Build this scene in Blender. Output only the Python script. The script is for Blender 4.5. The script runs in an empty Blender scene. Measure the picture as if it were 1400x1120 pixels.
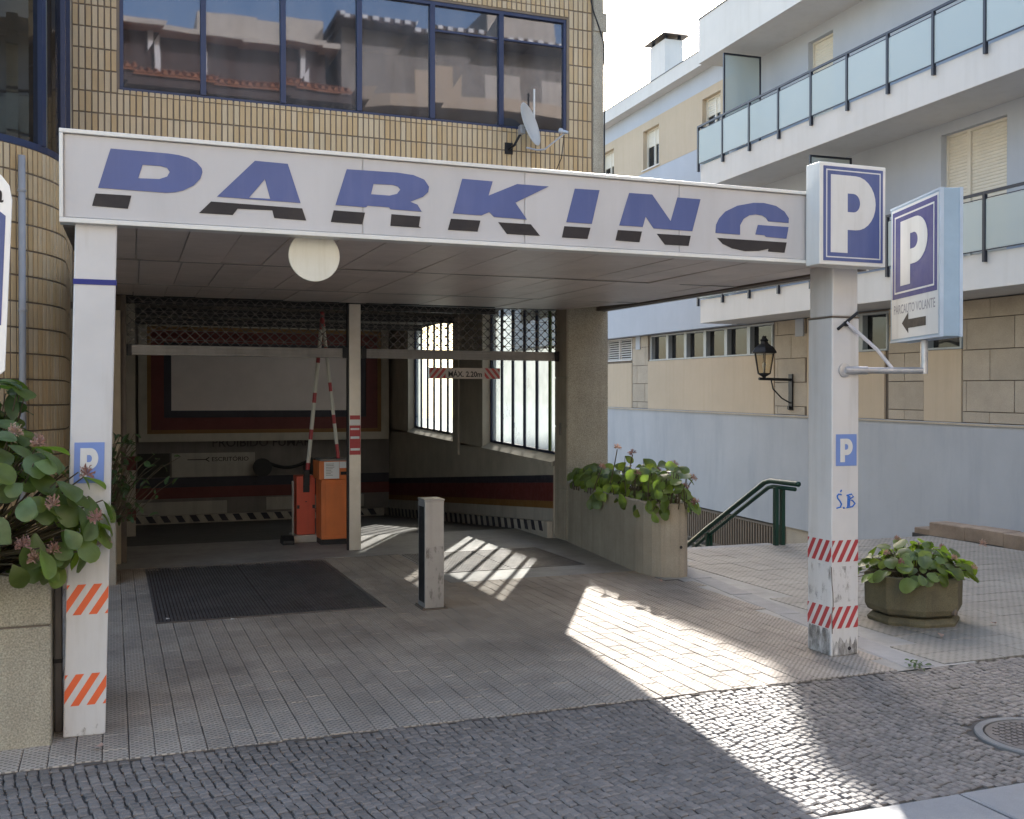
import bpy, bmesh, math, random
import numpy as np
from mathutils import Vector, Matrix
from mathutils.geometry import tessellate_polygon

random.seed(7)
rng = np.random.default_rng(7)
R = math.radians
scene = bpy.context.scene
COL = scene.collection

# ------------------------------------------------------------------ camera, sky, sun, exposure
CAM_POS = Vector((0.0, 0.0, 2.0))
CAM_YAW, CAM_PITCH = R(20.93), R(-0.5)
cam_data = bpy.data.cameras.new('camera')
cam = bpy.data.objects.new('camera', cam_data)
COL.objects.link(cam)
cam.location = CAM_POS
cam.rotation_euler = (math.pi / 2 + CAM_PITCH, 0, -CAM_YAW)
cam_data.sensor_width = 36.0
cam_data.lens = 36.0 * 1430 / 1400
cam_data.clip_start = 0.05
cam_data.clip_end = 2000
scene.camera = cam

SUN_AZ, SUN_EL = R(29.4), R(28.35)          # azimuth from +Y towards +X
world = bpy.data.worlds.new('World')
scene.world = world
world.use_nodes = True
wn = world.node_tree.nodes
wl = world.node_tree.links
wn.clear()
sky = wn.new('ShaderNodeTexSky')
sky.sky_type = 'NISHITA'
sky.sun_disc = False
sky.sun_elevation = SUN_EL
sky.sun_rotation = SUN_AZ
sky.altitude = 50
sky.air_density = 1.2
sky.dust_density = 2.6
sky.ozone_density = 1.0
bg = wn.new('ShaderNodeBackground')
bg.inputs['Strength'].default_value = 0.15
wo = wn.new('ShaderNodeOutputWorld')
wl.new(sky.outputs[0], bg.inputs[0])
wl.new(bg.outputs[0], wo.inputs[0])

sun_data = bpy.data.lights.new('sun', 'SUN')
sun_data.energy = 3.5
sun_data.angle = R(0.53)
sun_data.color = (1.0, 0.95, 0.88)
sun = bpy.data.objects.new('sun', sun_data)
COL.objects.link(sun)
sdir = Vector((math.sin(SUN_AZ) * math.cos(SUN_EL), math.cos(SUN_AZ) * math.cos(SUN_EL), math.sin(SUN_EL)))
sun.rotation_euler = sdir.to_track_quat('Z', 'Y').to_euler()
sun.location = (10, 20, 30)

scene.view_settings.view_transform = 'Standard'
scene.view_settings.look = 'None'
scene.view_settings.exposure = 1.95
scene.view_settings.gamma = 1.0
scene.view_settings.use_curve_mapping = False
try:
    scene.cycles.use_denoising = True
    scene.cycles.denoiser = 'OPENIMAGEDENOISE'
    scene.cycles.max_bounces = 10
    scene.cycles.diffuse_bounces = 6
    scene.cycles.glossy_bounces = 4
    scene.cycles.transparent_max_bounces = 12
    scene.cycles.caustics_reflective = False
    scene.cycles.caustics_refractive = False
    scene.cycles.sample_clamp_indirect = 8.0
except Exception:
    pass

# ------------------------------------------------------------------ helpers: meshes and objects
class MB:
    def __init__(self):
        self.v = []; self.f = []; self.m = []
    def add(self, vs, fs, mi=0):
        b = len(self.v)
        self.v.extend(tuple(p) for p in vs)
        for f in fs:
            self.f.append(tuple(i + b for i in f)); self.m.append(mi)
        return self
    def box(self, x0, x1, y0, y1, z0, z1, mi=0, fn=None):
        vs = [(x, y, z) for z in (z0, z1) for y in (y0, y1) for x in (x0, x1)]
        if fn: vs = [fn(*p) for p in vs]
        return self.add(vs, [(0, 2, 3, 1), (4, 5, 7, 6), (0, 1, 5, 4), (2, 6, 7, 3), (0, 4, 6, 2), (1, 3, 7, 5)], mi)
    def hexa(self, low, top, mi=0):
        n = len(low)
        fs = [tuple(range(n))[::-1], tuple(range(n, 2 * n))]
        fs += [(i, (i + 1) % n, n + (i + 1) % n, n + i) for i in range(n)]
        return self.add(list(low) + list(top), fs, mi)
    def prism(self, poly, w0, w1, fn, holes=(), mi=0):
        loops = [list(poly)] + [list(h) for h in holes]
        flat = [p for l in loops for p in l]
        tris = tessellate_polygon([[Vector((p[0], p[1], 0)) for p in l] for l in loops])
        n = len(flat)
        vs = [fn(p[0], p[1], w0) for p in flat] + [fn(p[0], p[1], w1) for p in flat]
        fs = [tuple(t) for t in tris] + [tuple(n + i for i in t)[::-1] for t in tris]
        b = 0
        for l in loops:
            k = len(l)
            for i in range(k):
                j = (i + 1) % k
                fs.append((b + i, b + j, n + b + j, n + b + i))
            b += k
        return self.add(vs, fs, mi)
    def tube(self, pts, r, seg=8, mi=0, r1=None):
        pts = [Vector(p) for p in pts]
        n = len(pts); vs = []; fs = []
        ref = None
        for i, p in enumerate(pts):
            t = (pts[min(i + 1, n - 1)] - pts[max(i - 1, 0)]).normalized()
            if ref is None:
                ref = Vector((0, 0, 1)) if abs(t.z) < .9 else Vector((1, 0, 0))
            a = t.cross(ref)
            if a.length < 1e-4: a = t.orthogonal()
            a.normalize(); b = a.cross(t).normalized(); ref = b
            rr = r if r1 is None else r + (r1 - r) * i / max(1, n - 1)
            for k in range(seg):
                q = 2 * math.pi * k / seg
                vs.append(p + a * (rr * math.cos(q)) + b * (rr * math.sin(q)))
        for i in range(n - 1):
            for k in range(seg):
                k2 = (k + 1) % seg
                fs.append((i * seg + k, i * seg + k2, (i + 1) * seg + k2, (i + 1) * seg + k))
        fs.append(tuple(range(seg))[::-1]); fs.append(tuple((n - 1) * seg + k for k in range(seg)))
        return self.add(vs, fs, mi)
    def lathe(self, prof, c, seg=24, mi=0, axis=None, rot=0):
        c = Vector(c); vs = []; fs = []; n = len(prof)
        for k in range(seg):
            q = 2 * math.pi * k / seg + rot
            for r, z in prof:
                p = Vector((r * math.cos(q), r * math.sin(q), z))
                if axis is not None: p = axis @ p
                vs.append(c + p)
        for k in range(seg):
            k2 = (k + 1) % seg
            for i in range(n - 1):
                fs.append((k * n + i, k2 * n + i, k2 * n + i + 1, k * n + i + 1))
        if prof[0][0] > 1e-6: fs.append(tuple(k * n for k in range(seg))[::-1])
        if prof[-1][0] > 1e-6: fs.append(tuple(k * n + n - 1 for k in range(seg)))
        return self.add(vs, fs, mi)

def wloc(o):
    p = Vector((0, 0, 0))
    while o is not None:
        p += o.location; o = o.parent
    return p

def finish(name, me, mats, parent=None, bevel=0, smooth=False, kind=None):
    if not isinstance(mats, (list, tuple)): mats = [mats]
    for m in mats: me.materials.append(m)
    o = bpy.data.objects.new(name, me)
    COL.objects.link(o)
    if parent is not None: o.parent = parent
    if bevel:
        b = o.modifiers.new('bevel', 'BEVEL'); b.width = bevel; b.segments = 2; b.limit_method = 'ANGLE'; b.angle_limit = R(40)
        b.harden_normals = False
    if smooth:
        for p in me.polygons: p.use_smooth = True
    if kind: o['kind'] = kind
    return o

def build(name, mb, mats, parent=None, bevel=0, smooth=False, kind=None, recalc=True):
    off = wloc(parent) if parent is not None else Vector((0, 0, 0))
    me = bpy.data.meshes.new(name)
    me.from_pydata([(p[0] - off.x, p[1] - off.y, p[2] - off.z) for p in mb.v], [], mb.f)
    if len(set(mb.m)) > 1:
        me.polygons.foreach_set('material_index', mb.m)
    if recalc:
        bm = bmesh.new(); bm.from_mesh(me)
        bmesh.ops.recalc_face_normals(bm, faces=bm.faces)
        bm.to_mesh(me); bm.free()
    me.update()
    return finish(name, me, mats, parent, bevel, smooth, kind)

def thing(name, label, cat, loc=(0, 0, 0), group=None):
    o = bpy.data.objects.new(name, None)
    o.empty_display_size = .1
    COL.objects.link(o); o.location = loc
    o['label'] = label; o['category'] = cat
    if group: o['group'] = group
    return o

def tag(o, label, cat, group=None):
    o['label'] = label; o['category'] = cat
    if group: o['group'] = group
    return o

def bx(name, x0, x1, y0, y1, z0, z1, mat, parent=None, bevel=0, kind=None, fn=None):
    return build(name, MB().box(x0, x1, y0, y1, z0, z1, 0, fn), mat, parent, bevel, kind=kind)

FW = Vector((math.sin(CAM_YAW) * math.cos(CAM_PITCH), math.cos(CAM_YAW) * math.cos(CAM_PITCH), math.sin(CAM_PITCH)))
RT = Vector((math.cos(CAM_YAW), -math.sin(CAM_YAW), 0)); UP = RT.cross(FW)
def view_rank(p):
    """distance to the viewpoint, far for what lies outside the frame (only picks which pieces become objects)"""
    d = Vector(p) - CAM_POS; z = d.dot(FW)
    if z < .2: return 1e6 + d.length
    if abs(d.dot(RT) / z) > .505 or abs(d.dot(UP) / z) > .41: return 1e4 + d.length
    return z

def pieces(name, meshes, mats, tr, parent, limit=300, stuff=None):
    """tr: list of (mesh index, 4x4 Matrix in world space). The nearest become objects, the rest one joined part."""
    off = Matrix.Translation(-wloc(parent))
    order = sorted(range(len(tr)), key=lambda i: view_rank(tr[i][1].translation))
    for i in order[:limit]:
        k, m = tr[i]
        o = bpy.data.objects.new(name, meshes[k]); COL.objects.link(o)
        o.parent = parent; o.matrix_local = off @ m
    rest = order[limit:]
    if not rest: return
    VS = []; FS = []; base = 0; SM = []
    cache = []
    for me in meshes:
        v = np.empty(len(me.vertices) * 3); me.vertices.foreach_get('co', v)
        cache.append((np.c_[v.reshape(-1, 3), np.ones(len(me.vertices))], [tuple(p.vertices) for p in me.polygons]))
    for i in rest:
        k, m = tr[i]; v, f = cache[k]
        VS.append((v @ np.array(off @ m).T)[:, :3])
        FS.extend(tuple(a + base for a in q) for q in f); base += len(v)
    me = bpy.data.meshes.new(stuff or name)
    me.from_pydata(np.concatenate(VS).tolist(), [], FS); me.update()
    finish(stuff or name, me, mats, parent, kind='stuff')

def pmesh(name, mb, mats):
    me = bpy.data.meshes.new(name); me.from_pydata([tuple(p) for p in mb.v], [], mb.f)
    if not isinstance(mats, (list, tuple)): mats = [mats]
    for m in mats: me.materials.append(m)
    me.update()
    return me

def slab_mesh(name, mat, sx, sy, h, ch, jit=0.0):
    """a paving piece: top at z=0, chamfered rim, no underside"""
    mb = MB(); a = sx / 2; b = sy / 2
    def ring(ax, by, z, jj):
        return [(x * ax + random.uniform(-jj, jj), y * by + random.uniform(-jj, jj), z) for x, y in ((-1, -1), (1, -1), (1, 1), (-1, 1))]
    r0 = ring(a, b, -h, 0); r1 = ring(a, b, -ch, jit); r2 = ring(a - ch * 1.3, b - ch * 1.3, 0, jit)
    mb.add(r0 + r1 + r2, [(0, 1, 5, 4), (1, 2, 6, 5), (2, 3, 7, 6), (3, 0, 4, 7), (4, 5, 9, 8), (5, 6, 10, 9), (6, 7, 11, 10), (7, 4, 8, 11), (8, 9, 10, 11)])
    return pmesh(name, mb, mat)

def text_mesh(name, s, h, fn, depth, mat, parent=None, bold=0.0, width=None, align='CENTER'):
    cu = bpy.data.curves.new(name, 'FONT'); cu.body = s; cu.align_x = align; cu.align_y = 'CENTER'
    cu.offset = bold; cu.resolution_u = 3
    ob = bpy.data.objects.new(name, cu); COL.objects.link(ob)
    bpy.context.view_layer.update()
    me0 = bpy.data.meshes.new_from_object(ob.evaluated_get(bpy.context.evaluated_depsgraph_get()))
    bpy.data.objects.remove(ob); bpy.data.curves.remove(cu)
    vs = [v.co.copy() for v in me0.vertices]; fs = [tuple(p.vertices) for p in me0.polygons]
    bpy.data.meshes.remove(me0)
    ys = [v.y for v in vs]; xs = [v.x for v in vs]
    sc = h / (max(ys) - min(ys)); sx = sc if width is None else width / (max(xs) - min(xs))
    cy = (max(ys) + min(ys)) / 2; cx = 0 if align == 'LEFT' else (max(xs) + min(xs)) / 2
    mb = MB()
    mb.add([fn((v.x - cx) * sx, (v.y - cy) * sc, depth) for v in vs], fs)
    return build(name, mb, mat, parent, recalc=False)

# ------------------------------------------------------------------ helpers: materials
def N(nt, t, **kw):
    n = nt.nodes.new(t)
    for k, v in kw.items(): setattr(n, k, v)
    return n

def M(name, col, rough=.7, metal=0.0, var=.12, vscale=2.5, bump=.2, bscale=90, bdist=.004, piece=0.0, spec=.4, stain=0.0,
      stain_col=(.05, .045, .04), stretch=(5, 5, .45), speck=0.0, sscale=220, coat=0.0, dots=0.0, dotp=.047, hue=0.0):
    m = bpy.data.materials.new(name); m.use_nodes = True
    nt = m.node_tree; nt.nodes.clear(); L = nt.links.new
    out = N(nt, 'ShaderNodeOutputMaterial'); bs = N(nt, 'ShaderNodeBsdfPrincipled')
    L(bs.outputs[0], out.inputs[0])
    geo = N(nt, 'ShaderNodeNewGeometry')
    def noise(scale, detail=5, vec=None, rough=.6):
        n = N(nt, 'ShaderNodeTexNoise'); n.inputs['Scale'].default_value = scale
        n.inputs['Detail'].default_value = detail; n.inputs['Roughness'].default_value = rough
        L(vec or geo.outputs['Position'], n.inputs['Vector']); return n.outputs[0]
    def mr(src, a, b, lo=.3, hi=.7):
        n = N(nt, 'ShaderNodeMapRange'); n.inputs[1].default_value = lo; n.inputs[2].default_value = hi
        n.inputs[3].default_value = a; n.inputs[4].default_value = b; L(src, n.inputs[0]); return n.outputs[0]
    def math_(op, a, b=None):
        n = N(nt, 'ShaderNodeMath', operation=op)
        for i, q in enumerate((a, b)):
            if q is None: continue
            if isinstance(q, (int, float)): n.inputs[i].default_value = q
            else: L(q, n.inputs[i])
        return n.outputs[0]
    f = mr(noise(vscale), 1 - var, 1 + var)
    if speck: f = math_('MULTIPLY', f, mr(noise(sscale, 2), 1 - speck, 1 + speck, .35, .65))
    rnd = None
    if piece or hue:
        oi = N(nt, 'ShaderNodeObjectInfo')
        rnd = math_('FRACT', math_('ADD', geo.outputs['Random Per Island'], math_('MULTIPLY', oi.outputs['Random'], 7.31)))
        f = math_('MULTIPLY', f, mr(rnd, 1 - piece, 1 + piece, 0, 1))
    dot = None
    if dots:
        sp = N(nt, 'ShaderNodeSeparateXYZ'); L(geo.outputs['Position'], sp.inputs[0])
        k = 2 * math.pi / dotp
        dot = math_('MULTIPLY', math_('SINE', math_('MULTIPLY', sp.outputs[0], k)), math_('SINE', math_('MULTIPLY', sp.outputs[1], k)))
        dot = math_('ADD', dot, mr(noise(60, 2), -.45, .45))
        dot = mr(dot, 0.0, 1.0, .1, .55)
        f = math_('MULTIPLY', f, math_('SUBTRACT', 1.0, math_('MULTIPLY', dot, dots)))
    sc = N(nt, 'ShaderNodeVectorMath', operation='SCALE'); sc.inputs[0].default_value = col
    L(f, sc.inputs['Scale']); c = sc.outputs[0]
    if hue:
        hs = N(nt, 'ShaderNodeHueSaturation'); L(c, hs.inputs['Color'])
        L(mr(rnd, .5 - hue, .5 + hue, 0, 1), hs.inputs['Hue']); L(mr(rnd, 1.15, .85, 0, 1), hs.inputs['Saturation'])
        c = hs.outputs[0]
    if stain:
        mp = N(nt, 'ShaderNodeMapping'); mp.inputs['Scale'].default_value = stretch; L(geo.outputs['Position'], mp.inputs[0])
        sf = mr(noise(1.0, 7, mp.outputs[0], .65), 0, stain, .48, .75)
        mx = N(nt, 'ShaderNodeMix', data_type='RGBA'); L(sf, mx.inputs[0]); L(c, mx.inputs[6]); mx.inputs[7].default_value = (*stain_col, 1)
        c = mx.outputs[2]
    L(c, bs.inputs['Base Color'])
    L(mr(noise(vscale * 3 + 5, 4), max(.03, rough - min(.1, rough * .16)), min(1, rough + min(.1, rough * .16))), bs.inputs['Roughness'])
    bs.inputs['Metallic'].default_value = metal
    bs.inputs['Specular IOR Level'].default_value = spec
    if coat: bs.inputs['Coat Weight'].default_value = coat; bs.inputs['Coat Roughness'].default_value = .1
    if bump:
        bn = N(nt, 'ShaderNodeBump'); bn.inputs['Strength'].default_value = bump; bn.inputs['Distance'].default_value = bdist
        h = noise(bscale, 4)
        if dot is not None: h = math_('SUBTRACT', h, dot)
        L(h, bn.inputs['Height']); L(bn.outputs[0], bs.inputs['Normal'])
    return m

def leaf_mat(name, col, trans, hue=.02, piece=.35, tmix=.35):
    m = M(name, col, rough=.42, var=.32, vscale=13, bump=.4, bscale=38, bdist=.004, stain=.35, stain_col=(.10, .075, .03), stretch=(14, 14, 14), piece=piece, hue=hue, spec=.5)
    nt = m.node_tree; L = nt.links.new
    bs = [n for n in nt.nodes if n.type == 'BSDF_PRINCIPLED'][0]; out = [n for n in nt.nodes if n.type == 'OUTPUT_MATERIAL'][0]
    tr = N(nt, 'ShaderNodeBsdfTranslucent'); tr.inputs[0].default_value = (*trans, 1)
    mx = N(nt, 'ShaderNodeMixShader'); mx.inputs[0].default_value = tmix
    L(bs.outputs[0], mx.inputs[1]); L(tr.outputs[0], mx.inputs[2]); L(mx.outputs[0], out.inputs[0])
    return m

def glass_mat(name, tint, refl, f0, f1, rough=.02, bend=.06, dust_haze=0.0):
    """a pane: part mirror, part clear; f0/f1 = share of mirror looking straight on / at a grazing angle"""
    m = bpy.data.materials.new(name); m.use_nodes = True
    nt = m.node_tree; nt.nodes.clear(); L = nt.links.new
    out = N(nt, 'ShaderNodeOutputMaterial'); tr = N(nt, 'ShaderNodeBsdfTransparent'); gl = N(nt, 'ShaderNodeBsdfGlossy')
    tr.inputs[0].default_value = (*tint, 1); gl.inputs[0].default_value = (*refl, 1); gl.inputs['Roughness'].default_value = rough
    lw = N(nt, 'ShaderNodeLayerWeight'); lw.inputs[0].default_value = .35
    mr = N(nt, 'ShaderNodeMapRange'); mr.inputs[3].default_value = f0; mr.inputs[4].default_value = f1
    L(lw.outputs['Facing'], mr.inputs[0])
    if bend:
        no = N(nt, 'ShaderNodeTexNoise'); no.inputs['Scale'].default_value = 1.3; no.inputs['Detail'].default_value = 1
        geo = N(nt, 'ShaderNodeNewGeometry'); L(geo.outputs['Position'], no.inputs['Vector'])
        bn = N(nt, 'ShaderNodeBump'); bn.inputs['Strength'].default_value = bend; bn.inputs['Distance'].default_value = .08
        L(no.outputs[0], bn.inputs['Height']); L(bn.outputs[0], gl.inputs['Normal'])
    mx = N(nt, 'ShaderNodeMixShader'); L(mr.outputs[0], mx.inputs[0]); L(tr.outputs[0], mx.inputs[1]); L(gl.outputs[0], mx.inputs[2])
    if dust_haze:  # streaky pale veil put in to haze the reflection, like dusty glass
        df = N(nt, 'ShaderNodeBsdfDiffuse'); df.inputs[0].default_value = (.5, .49, .5, 1)
        g2 = N(nt, 'ShaderNodeNewGeometry'); mp = N(nt, 'ShaderNodeMapping'); mp.inputs['Scale'].default_value = (3, 3, .6); L(g2.outputs['Position'], mp.inputs[0])
        n2 = N(nt, 'ShaderNodeTexNoise'); n2.inputs['Scale'].default_value = 1.5; n2.inputs['Detail'].default_value = 6; L(mp.outputs[0], n2.inputs['Vector'])
        m2 = N(nt, 'ShaderNodeMapRange'); m2.inputs[1].default_value = .3; m2.inputs[2].default_value = .75; m2.inputs[3].default_value = dust_haze * .5; m2.inputs[4].default_value = dust_haze * 1.8; L(n2.outputs[0], m2.inputs[0])
        m3 = N(nt, 'ShaderNodeMixShader'); L(m2.outputs[0], m3.inputs[0]); L(mx.outputs[0], m3.inputs[1]); L(df.outputs[0], m3.inputs[2]); mx = m3
    L(mx.outputs[0], out.inputs[0])
    return m

def grime_mat(name, col, lo=.38, hi=.70):
    m = bpy.data.materials.new(name); m.use_nodes = True
    nt = m.node_tree; nt.nodes.clear(); L = nt.links.new
    out = N(nt, 'ShaderNodeOutputMaterial'); tr = N(nt, 'ShaderNodeBsdfTransparent'); df = N(nt, 'ShaderNodeBsdfDiffuse'); df.inputs[0].default_value = (*col, 1)
    g = N(nt, 'ShaderNodeNewGeometry'); mp = N(nt, 'ShaderNodeMapping'); mp.inputs['Scale'].default_value = (1, 1, .45); L(g.outputs['Position'], mp.inputs[0])
    n = N(nt, 'ShaderNodeTexNoise'); n.inputs['Scale'].default_value = 16; n.inputs['Detail'].default_value = 8; n.inputs['Roughness'].default_value = .7; L(mp.outputs[0], n.inputs['Vector'])
    r = N(nt, 'ShaderNodeMapRange'); r.inputs[1].default_value = lo; r.inputs[2].default_value = hi; r.inputs[3].default_value = 0; r.inputs[4].default_value = .42; L(n.outputs[0], r.inputs[0])
    mx = N(nt, 'ShaderNodeMixShader'); L(r.outputs[0], mx.inputs[0]); L(tr.outputs[0], mx.inputs[1]); L(df.outputs[0], mx.inputs[2]); L(mx.outputs[0], out.inputs[0])
    return m

def diffusing_mat(name, trans, clear, mix, gloss=.08):
    """milky pane: spreads part of the light, lets part straight through"""
    m = bpy.data.materials.new(name); m.use_nodes = True
    nt = m.node_tree; nt.nodes.clear(); L = nt.links.new
    out = N(nt, 'ShaderNodeOutputMaterial'); tl = N(nt, 'ShaderNodeBsdfTranslucent'); tr = N(nt, 'ShaderNodeBsdfTransparent')
    tl.inputs[0].default_value = (*trans, 1); tr.inputs[0].default_value = (*clear, 1)
    geo = N(nt, 'ShaderNodeNewGeometry'); no = N(nt, 'ShaderNodeTexNoise'); no.inputs['Scale'].default_value = 3
    L(geo.outputs['Position'], no.inputs['Vector'])
    mr = N(nt, 'ShaderNodeMapRange'); mr.inputs[1].default_value = .3; mr.inputs[2].default_value = .7
    mr.inputs[3].default_value = mix - .06; mr.inputs[4].default_value = mix + .06; L(no.outputs[0], mr.inputs[0])
    mx = N(nt, 'ShaderNodeMixShader'); L(mr.outputs[0], mx.inputs[0]); L(tr.outputs[0], mx.inputs[1]); L(tl.outputs[0], mx.inputs[2])
    gl = N(nt, 'ShaderNodeBsdfGlossy'); gl.inputs['Roughness'].default_value = .05
    m2 = N(nt, 'ShaderNodeMixShader'); m2.inputs[0].default_value = gloss
    L(mx.outputs[0], m2.inputs[1]); L(gl.outputs[0], m2.inputs[2]); L(m2.outputs[0], out.inputs[0])
    return m

WHITE = M('white_paint', (.66, .655, .64), rough=.5, var=.05, bump=.08, stain=.28, stain_col=(.28, .25, .2), stretch=(7, 7, .7))
WHITE_COL = M('column_paint', (.58, .565, .56), rough=.45, var=.05, bump=.06, bscale=40, stain=.3, stain_col=(.3, .26, .2), stretch=(9, 9, .8))
FASCIA = M('sign_sheet', (.50, .49, .50), rough=.38, var=.05, vscale=1.2, bump=.05, bscale=25, stain=.2, stain_col=(.32, .31, .29), stretch=(5, 5, .6))
TRIM = M('white_trim', (.7, .69, .66), rough=.4, var=.06, bump=.05, stain=.2, stain_col=(.3, .25, .18))
BLUE = M('blue_vinyl', (.07, .098, .255), rough=.4, var=.1, vscale=2, bump=.04, stain=.18, stain_col=(.2, .22, .38), stretch=(9, 9, .5))
DEEPBLUE = M('deep_blue_vinyl', (.028, .035, .19), rough=.5, var=.06, bump=0, spec=.25)
SKYBLUE = M('plate_blue', (.16, .25, .55), rough=.4, var=.06, bump=.03)
BLACK = M('black_vinyl', (.022, .018, .02), rough=.6, var=.12, bump=.05)
REDV = M('red_vinyl', (.38, .045, .05), rough=.45, var=.1, bump=.05)
ORANGEV = M('orange_vinyl', (.72, .13, .045), rough=.45, var=.08, bump=.05)
TILE = M('ochre_tile', (.47, .35, .205), rough=.38, var=.07, vscale=1.5, bump=.06, bscale=35, piece=.055, hue=.003, speck=.06)
GROUT = M('tile_grout', (.19, .15, .115), rough=.9, var=.15, bump=.3)
PEBBLE = M('pebble_concrete', (.37, .335, .265), rough=.88, var=.12, vscale=2, bump=.9, bscale=140, bdist=.006, speck=.3, sscale=95, stain=.35, stain_col=(.17, .14, .1), stretch=(4, 4, .6))
CONC = M('board_concrete', (.34, .295, .235), rough=.85, var=.15, vscale=2, bump=.5, bscale=120, speck=.12, sscale=120, stain=.45, stain_col=(.15, .12, .09), stretch=(10, 10, .35))
MOSSY = M('mossy_stone', (.125, .108, .065), rough=.85, var=.25, vscale=4, bump=.6, bscale=70, speck=.18, sscale=120, stain=.6, stain_col=(.07, .065, .05), stretch=(9, 9, .8))
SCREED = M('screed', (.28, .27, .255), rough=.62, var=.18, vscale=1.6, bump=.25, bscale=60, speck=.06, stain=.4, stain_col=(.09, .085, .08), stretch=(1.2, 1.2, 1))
MORTAR = M('sand_bed', (.075, .07, .065), rough=.95, var=.2, bump=.4)
COBBLE = M('granite_cobble', (.178, .156, .14), rough=.6, var=.16, vscale=1.3, bump=.7, bscale=150, bdist=.005, piece=.2, speck=.16, sscale=260, spec=.45)
PAVE = M('tile_paver', (.405, .348, .29), rough=.75, var=.2, vscale=1.1, bump=.6, bscale=120, bdist=.004, piece=.07, dots=.5, dotp=.047, stain=.75, stain_col=(.15, .128, .115), stretch=(1.3, .7, 1), spec=.2)
PLAZA = M('plaza_paver', (.275, .25, .215), rough=.6, var=.16, vscale=1.0, bump=.5, bscale=120, bdist=.004, piece=.06, dots=.30, dotp=.075, stain=.3, stain_col=(.14, .13, .11), stretch=(.7, .7, 1))
GRANITE = M('granite_slab', (.25, .245, .245), rough=.65, var=.12, vscale=2, bump=.35, bscale=160, piece=.06, speck=.15, sscale=240)
KERBST = M('reddish_kerb_stone', (.27, .2, .145), rough=.85, var=.25, vscale=3, bump=.6, bscale=70, piece=.2, speck=.15)
ASPHALT = M('street_setts', (.17, .165, .16), rough=.85, var=.2, bump=.6, bscale=200, speck=.3)
DIRT = M('court_ground', (.22, .21, .19), rough=.9, var=.2, bump=.4)
IRON = M('grate_iron', (.13, .118, .115), rough=.5, metal=.3, var=.25, bump=.2, stain=.4, stain_col=(.10, .07, .05), stretch=(2, 2, 2))
DARKIRON = M('black_iron', (.02, .02, .022), rough=.5, metal=.3, var=.2, bump=.2)
STEEL = M('brushed_steel', (.36, .355, .355), rough=.42, metal=.6, var=.12, vscale=2, bump=.15, bscale=40, stain=.35, stain_col=(.2, .19, .18), stretch=(8, 8, .6))
ALU = M('worn_aluminium', (.56, .525, .465), rough=.34, metal=.45, var=.12, bump=0, stain=.3, stain_col=(.4, .33, .24), stretch=(3, 3, 2))
PIPEGREY = M('pipe_grey', (.27, .265, .27), rough=.6, var=.1, vscale=3, bump=.1, stain=.4, stain_col=(.15, .13, .11), stretch=(6, 6, .6))
RIMM = M('manhole_rim', (.19, .185, .18), rough=.8, var=.15, bump=.4, speck=.15)
GALV = M('galvanised_pipe', (.48, .49, .52), rough=.42, metal=.7, var=.2, vscale=12, bump=.2, stain=.4, stain_col=(.3, .22, .14), stretch=(6, 6, 6))
GRILLE = M('grille_steel', (.11, .10, .095), rough=.5, metal=.5, var=.2, bump=.15)
BARALU = M('bar_aluminium', (.22, .21, .2), rough=.42, metal=.5, var=.15, bump=.1, stain=.3)
SOFFIT = M('soffit_metal', (.60, .53, .49), rough=.42, var=.1, vscale=1.5, bump=.08, bscale=18, piece=.05, spec=.5, stain=.25, stain_col=(.16, .13, .11), stretch=(.8, .8, 1))
SOFFDARK = M('soffit_edge', (.13, .105, .085), rough=.7, var=.2, bump=.2)
INWALL = M('garage_cream', (.46, .42, .36), rough=.75, var=.12, vscale=2, bump=.2, stain=.35, stain_col=(.18, .16, .13), stretch=(3, 3, .7))
INDARK = M('garage_navy', (.035, .032, .045), rough=.6, var=.15, bump=.15)
INSHADE = M('garage_shaded', (.20, .18, .17), rough=.7, var=.12, bump=.15, stain=.3)  # cream wall darkened in colour for the shade deep down the ramp
INRED = M('garage_red', (.13, .028, .026), rough=.6, var=.15, bump=.15)
INORANGE = M('garage_orange', (.21, .105, .03), rough=.6, var=.12, bump=.15)
INPALE = M('garage_pale', (.42, .39, .35), rough=.6, var=.1, bump=.15, stain=.3)
INPANEL = M('blank_panel', (.72, .64, .625), rough=.55, var=.05, bump=.05)
CEIL = M('garage_ceiling', (.24, .22, .2), rough=.85, var=.15, bump=.3)
CURBW = M('curb_white', (.42, .38, .33), rough=.7, var=.2, bump=.3, stain=.5)
ORANGEBOX = M('orange_cabinet', (.62, .165, .045), rough=.45, var=.1, bump=.08, stain=.3, stain_col=(.25, .09, .05))
REDBOX = M('red_cabinet', (.55, .085, .045), rough=.45, var=.1, bump=.08, stain=.3, stain_col=(.2, .06, .04))
PAPER = M('paper', (.66, .65, .64), rough=.7, var=.06, bump=.05)
NAVYFR = M('navy_frame', (.03, .04, .085), rough=.4, metal=.2, var=.1, bump=.05)
SUNLITFR = M('sunlit_frame', (.05, .11, .015), rough=.4, var=.1, bump=.05)  # green tone stands in for sunlight on one mullion
RENDER = M('blue_grey_render', (.42, .445, .495), rough=.85, var=.05, vscale=.5, bump=.2, bscale=160, stain=.15, stain_col=(.27, .3, .35), stretch=(2, 2, .25))
LOWREND = M('blue_wall_render', (.39, .40, .425), rough=.8, var=.07, vscale=.5, bump=.2, bscale=160, stain=.4, stain_col=(.23, .25, .3), stretch=(1.5, 1.5, .25))
BWHITE = M('white_render', (.63, .605, .58), rough=.8, var=.05, vscale=.6, bump=.15, bscale=140, stain=.2, stain_col=(.42, .39, .34), stretch=(4, 4, .3))
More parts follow.
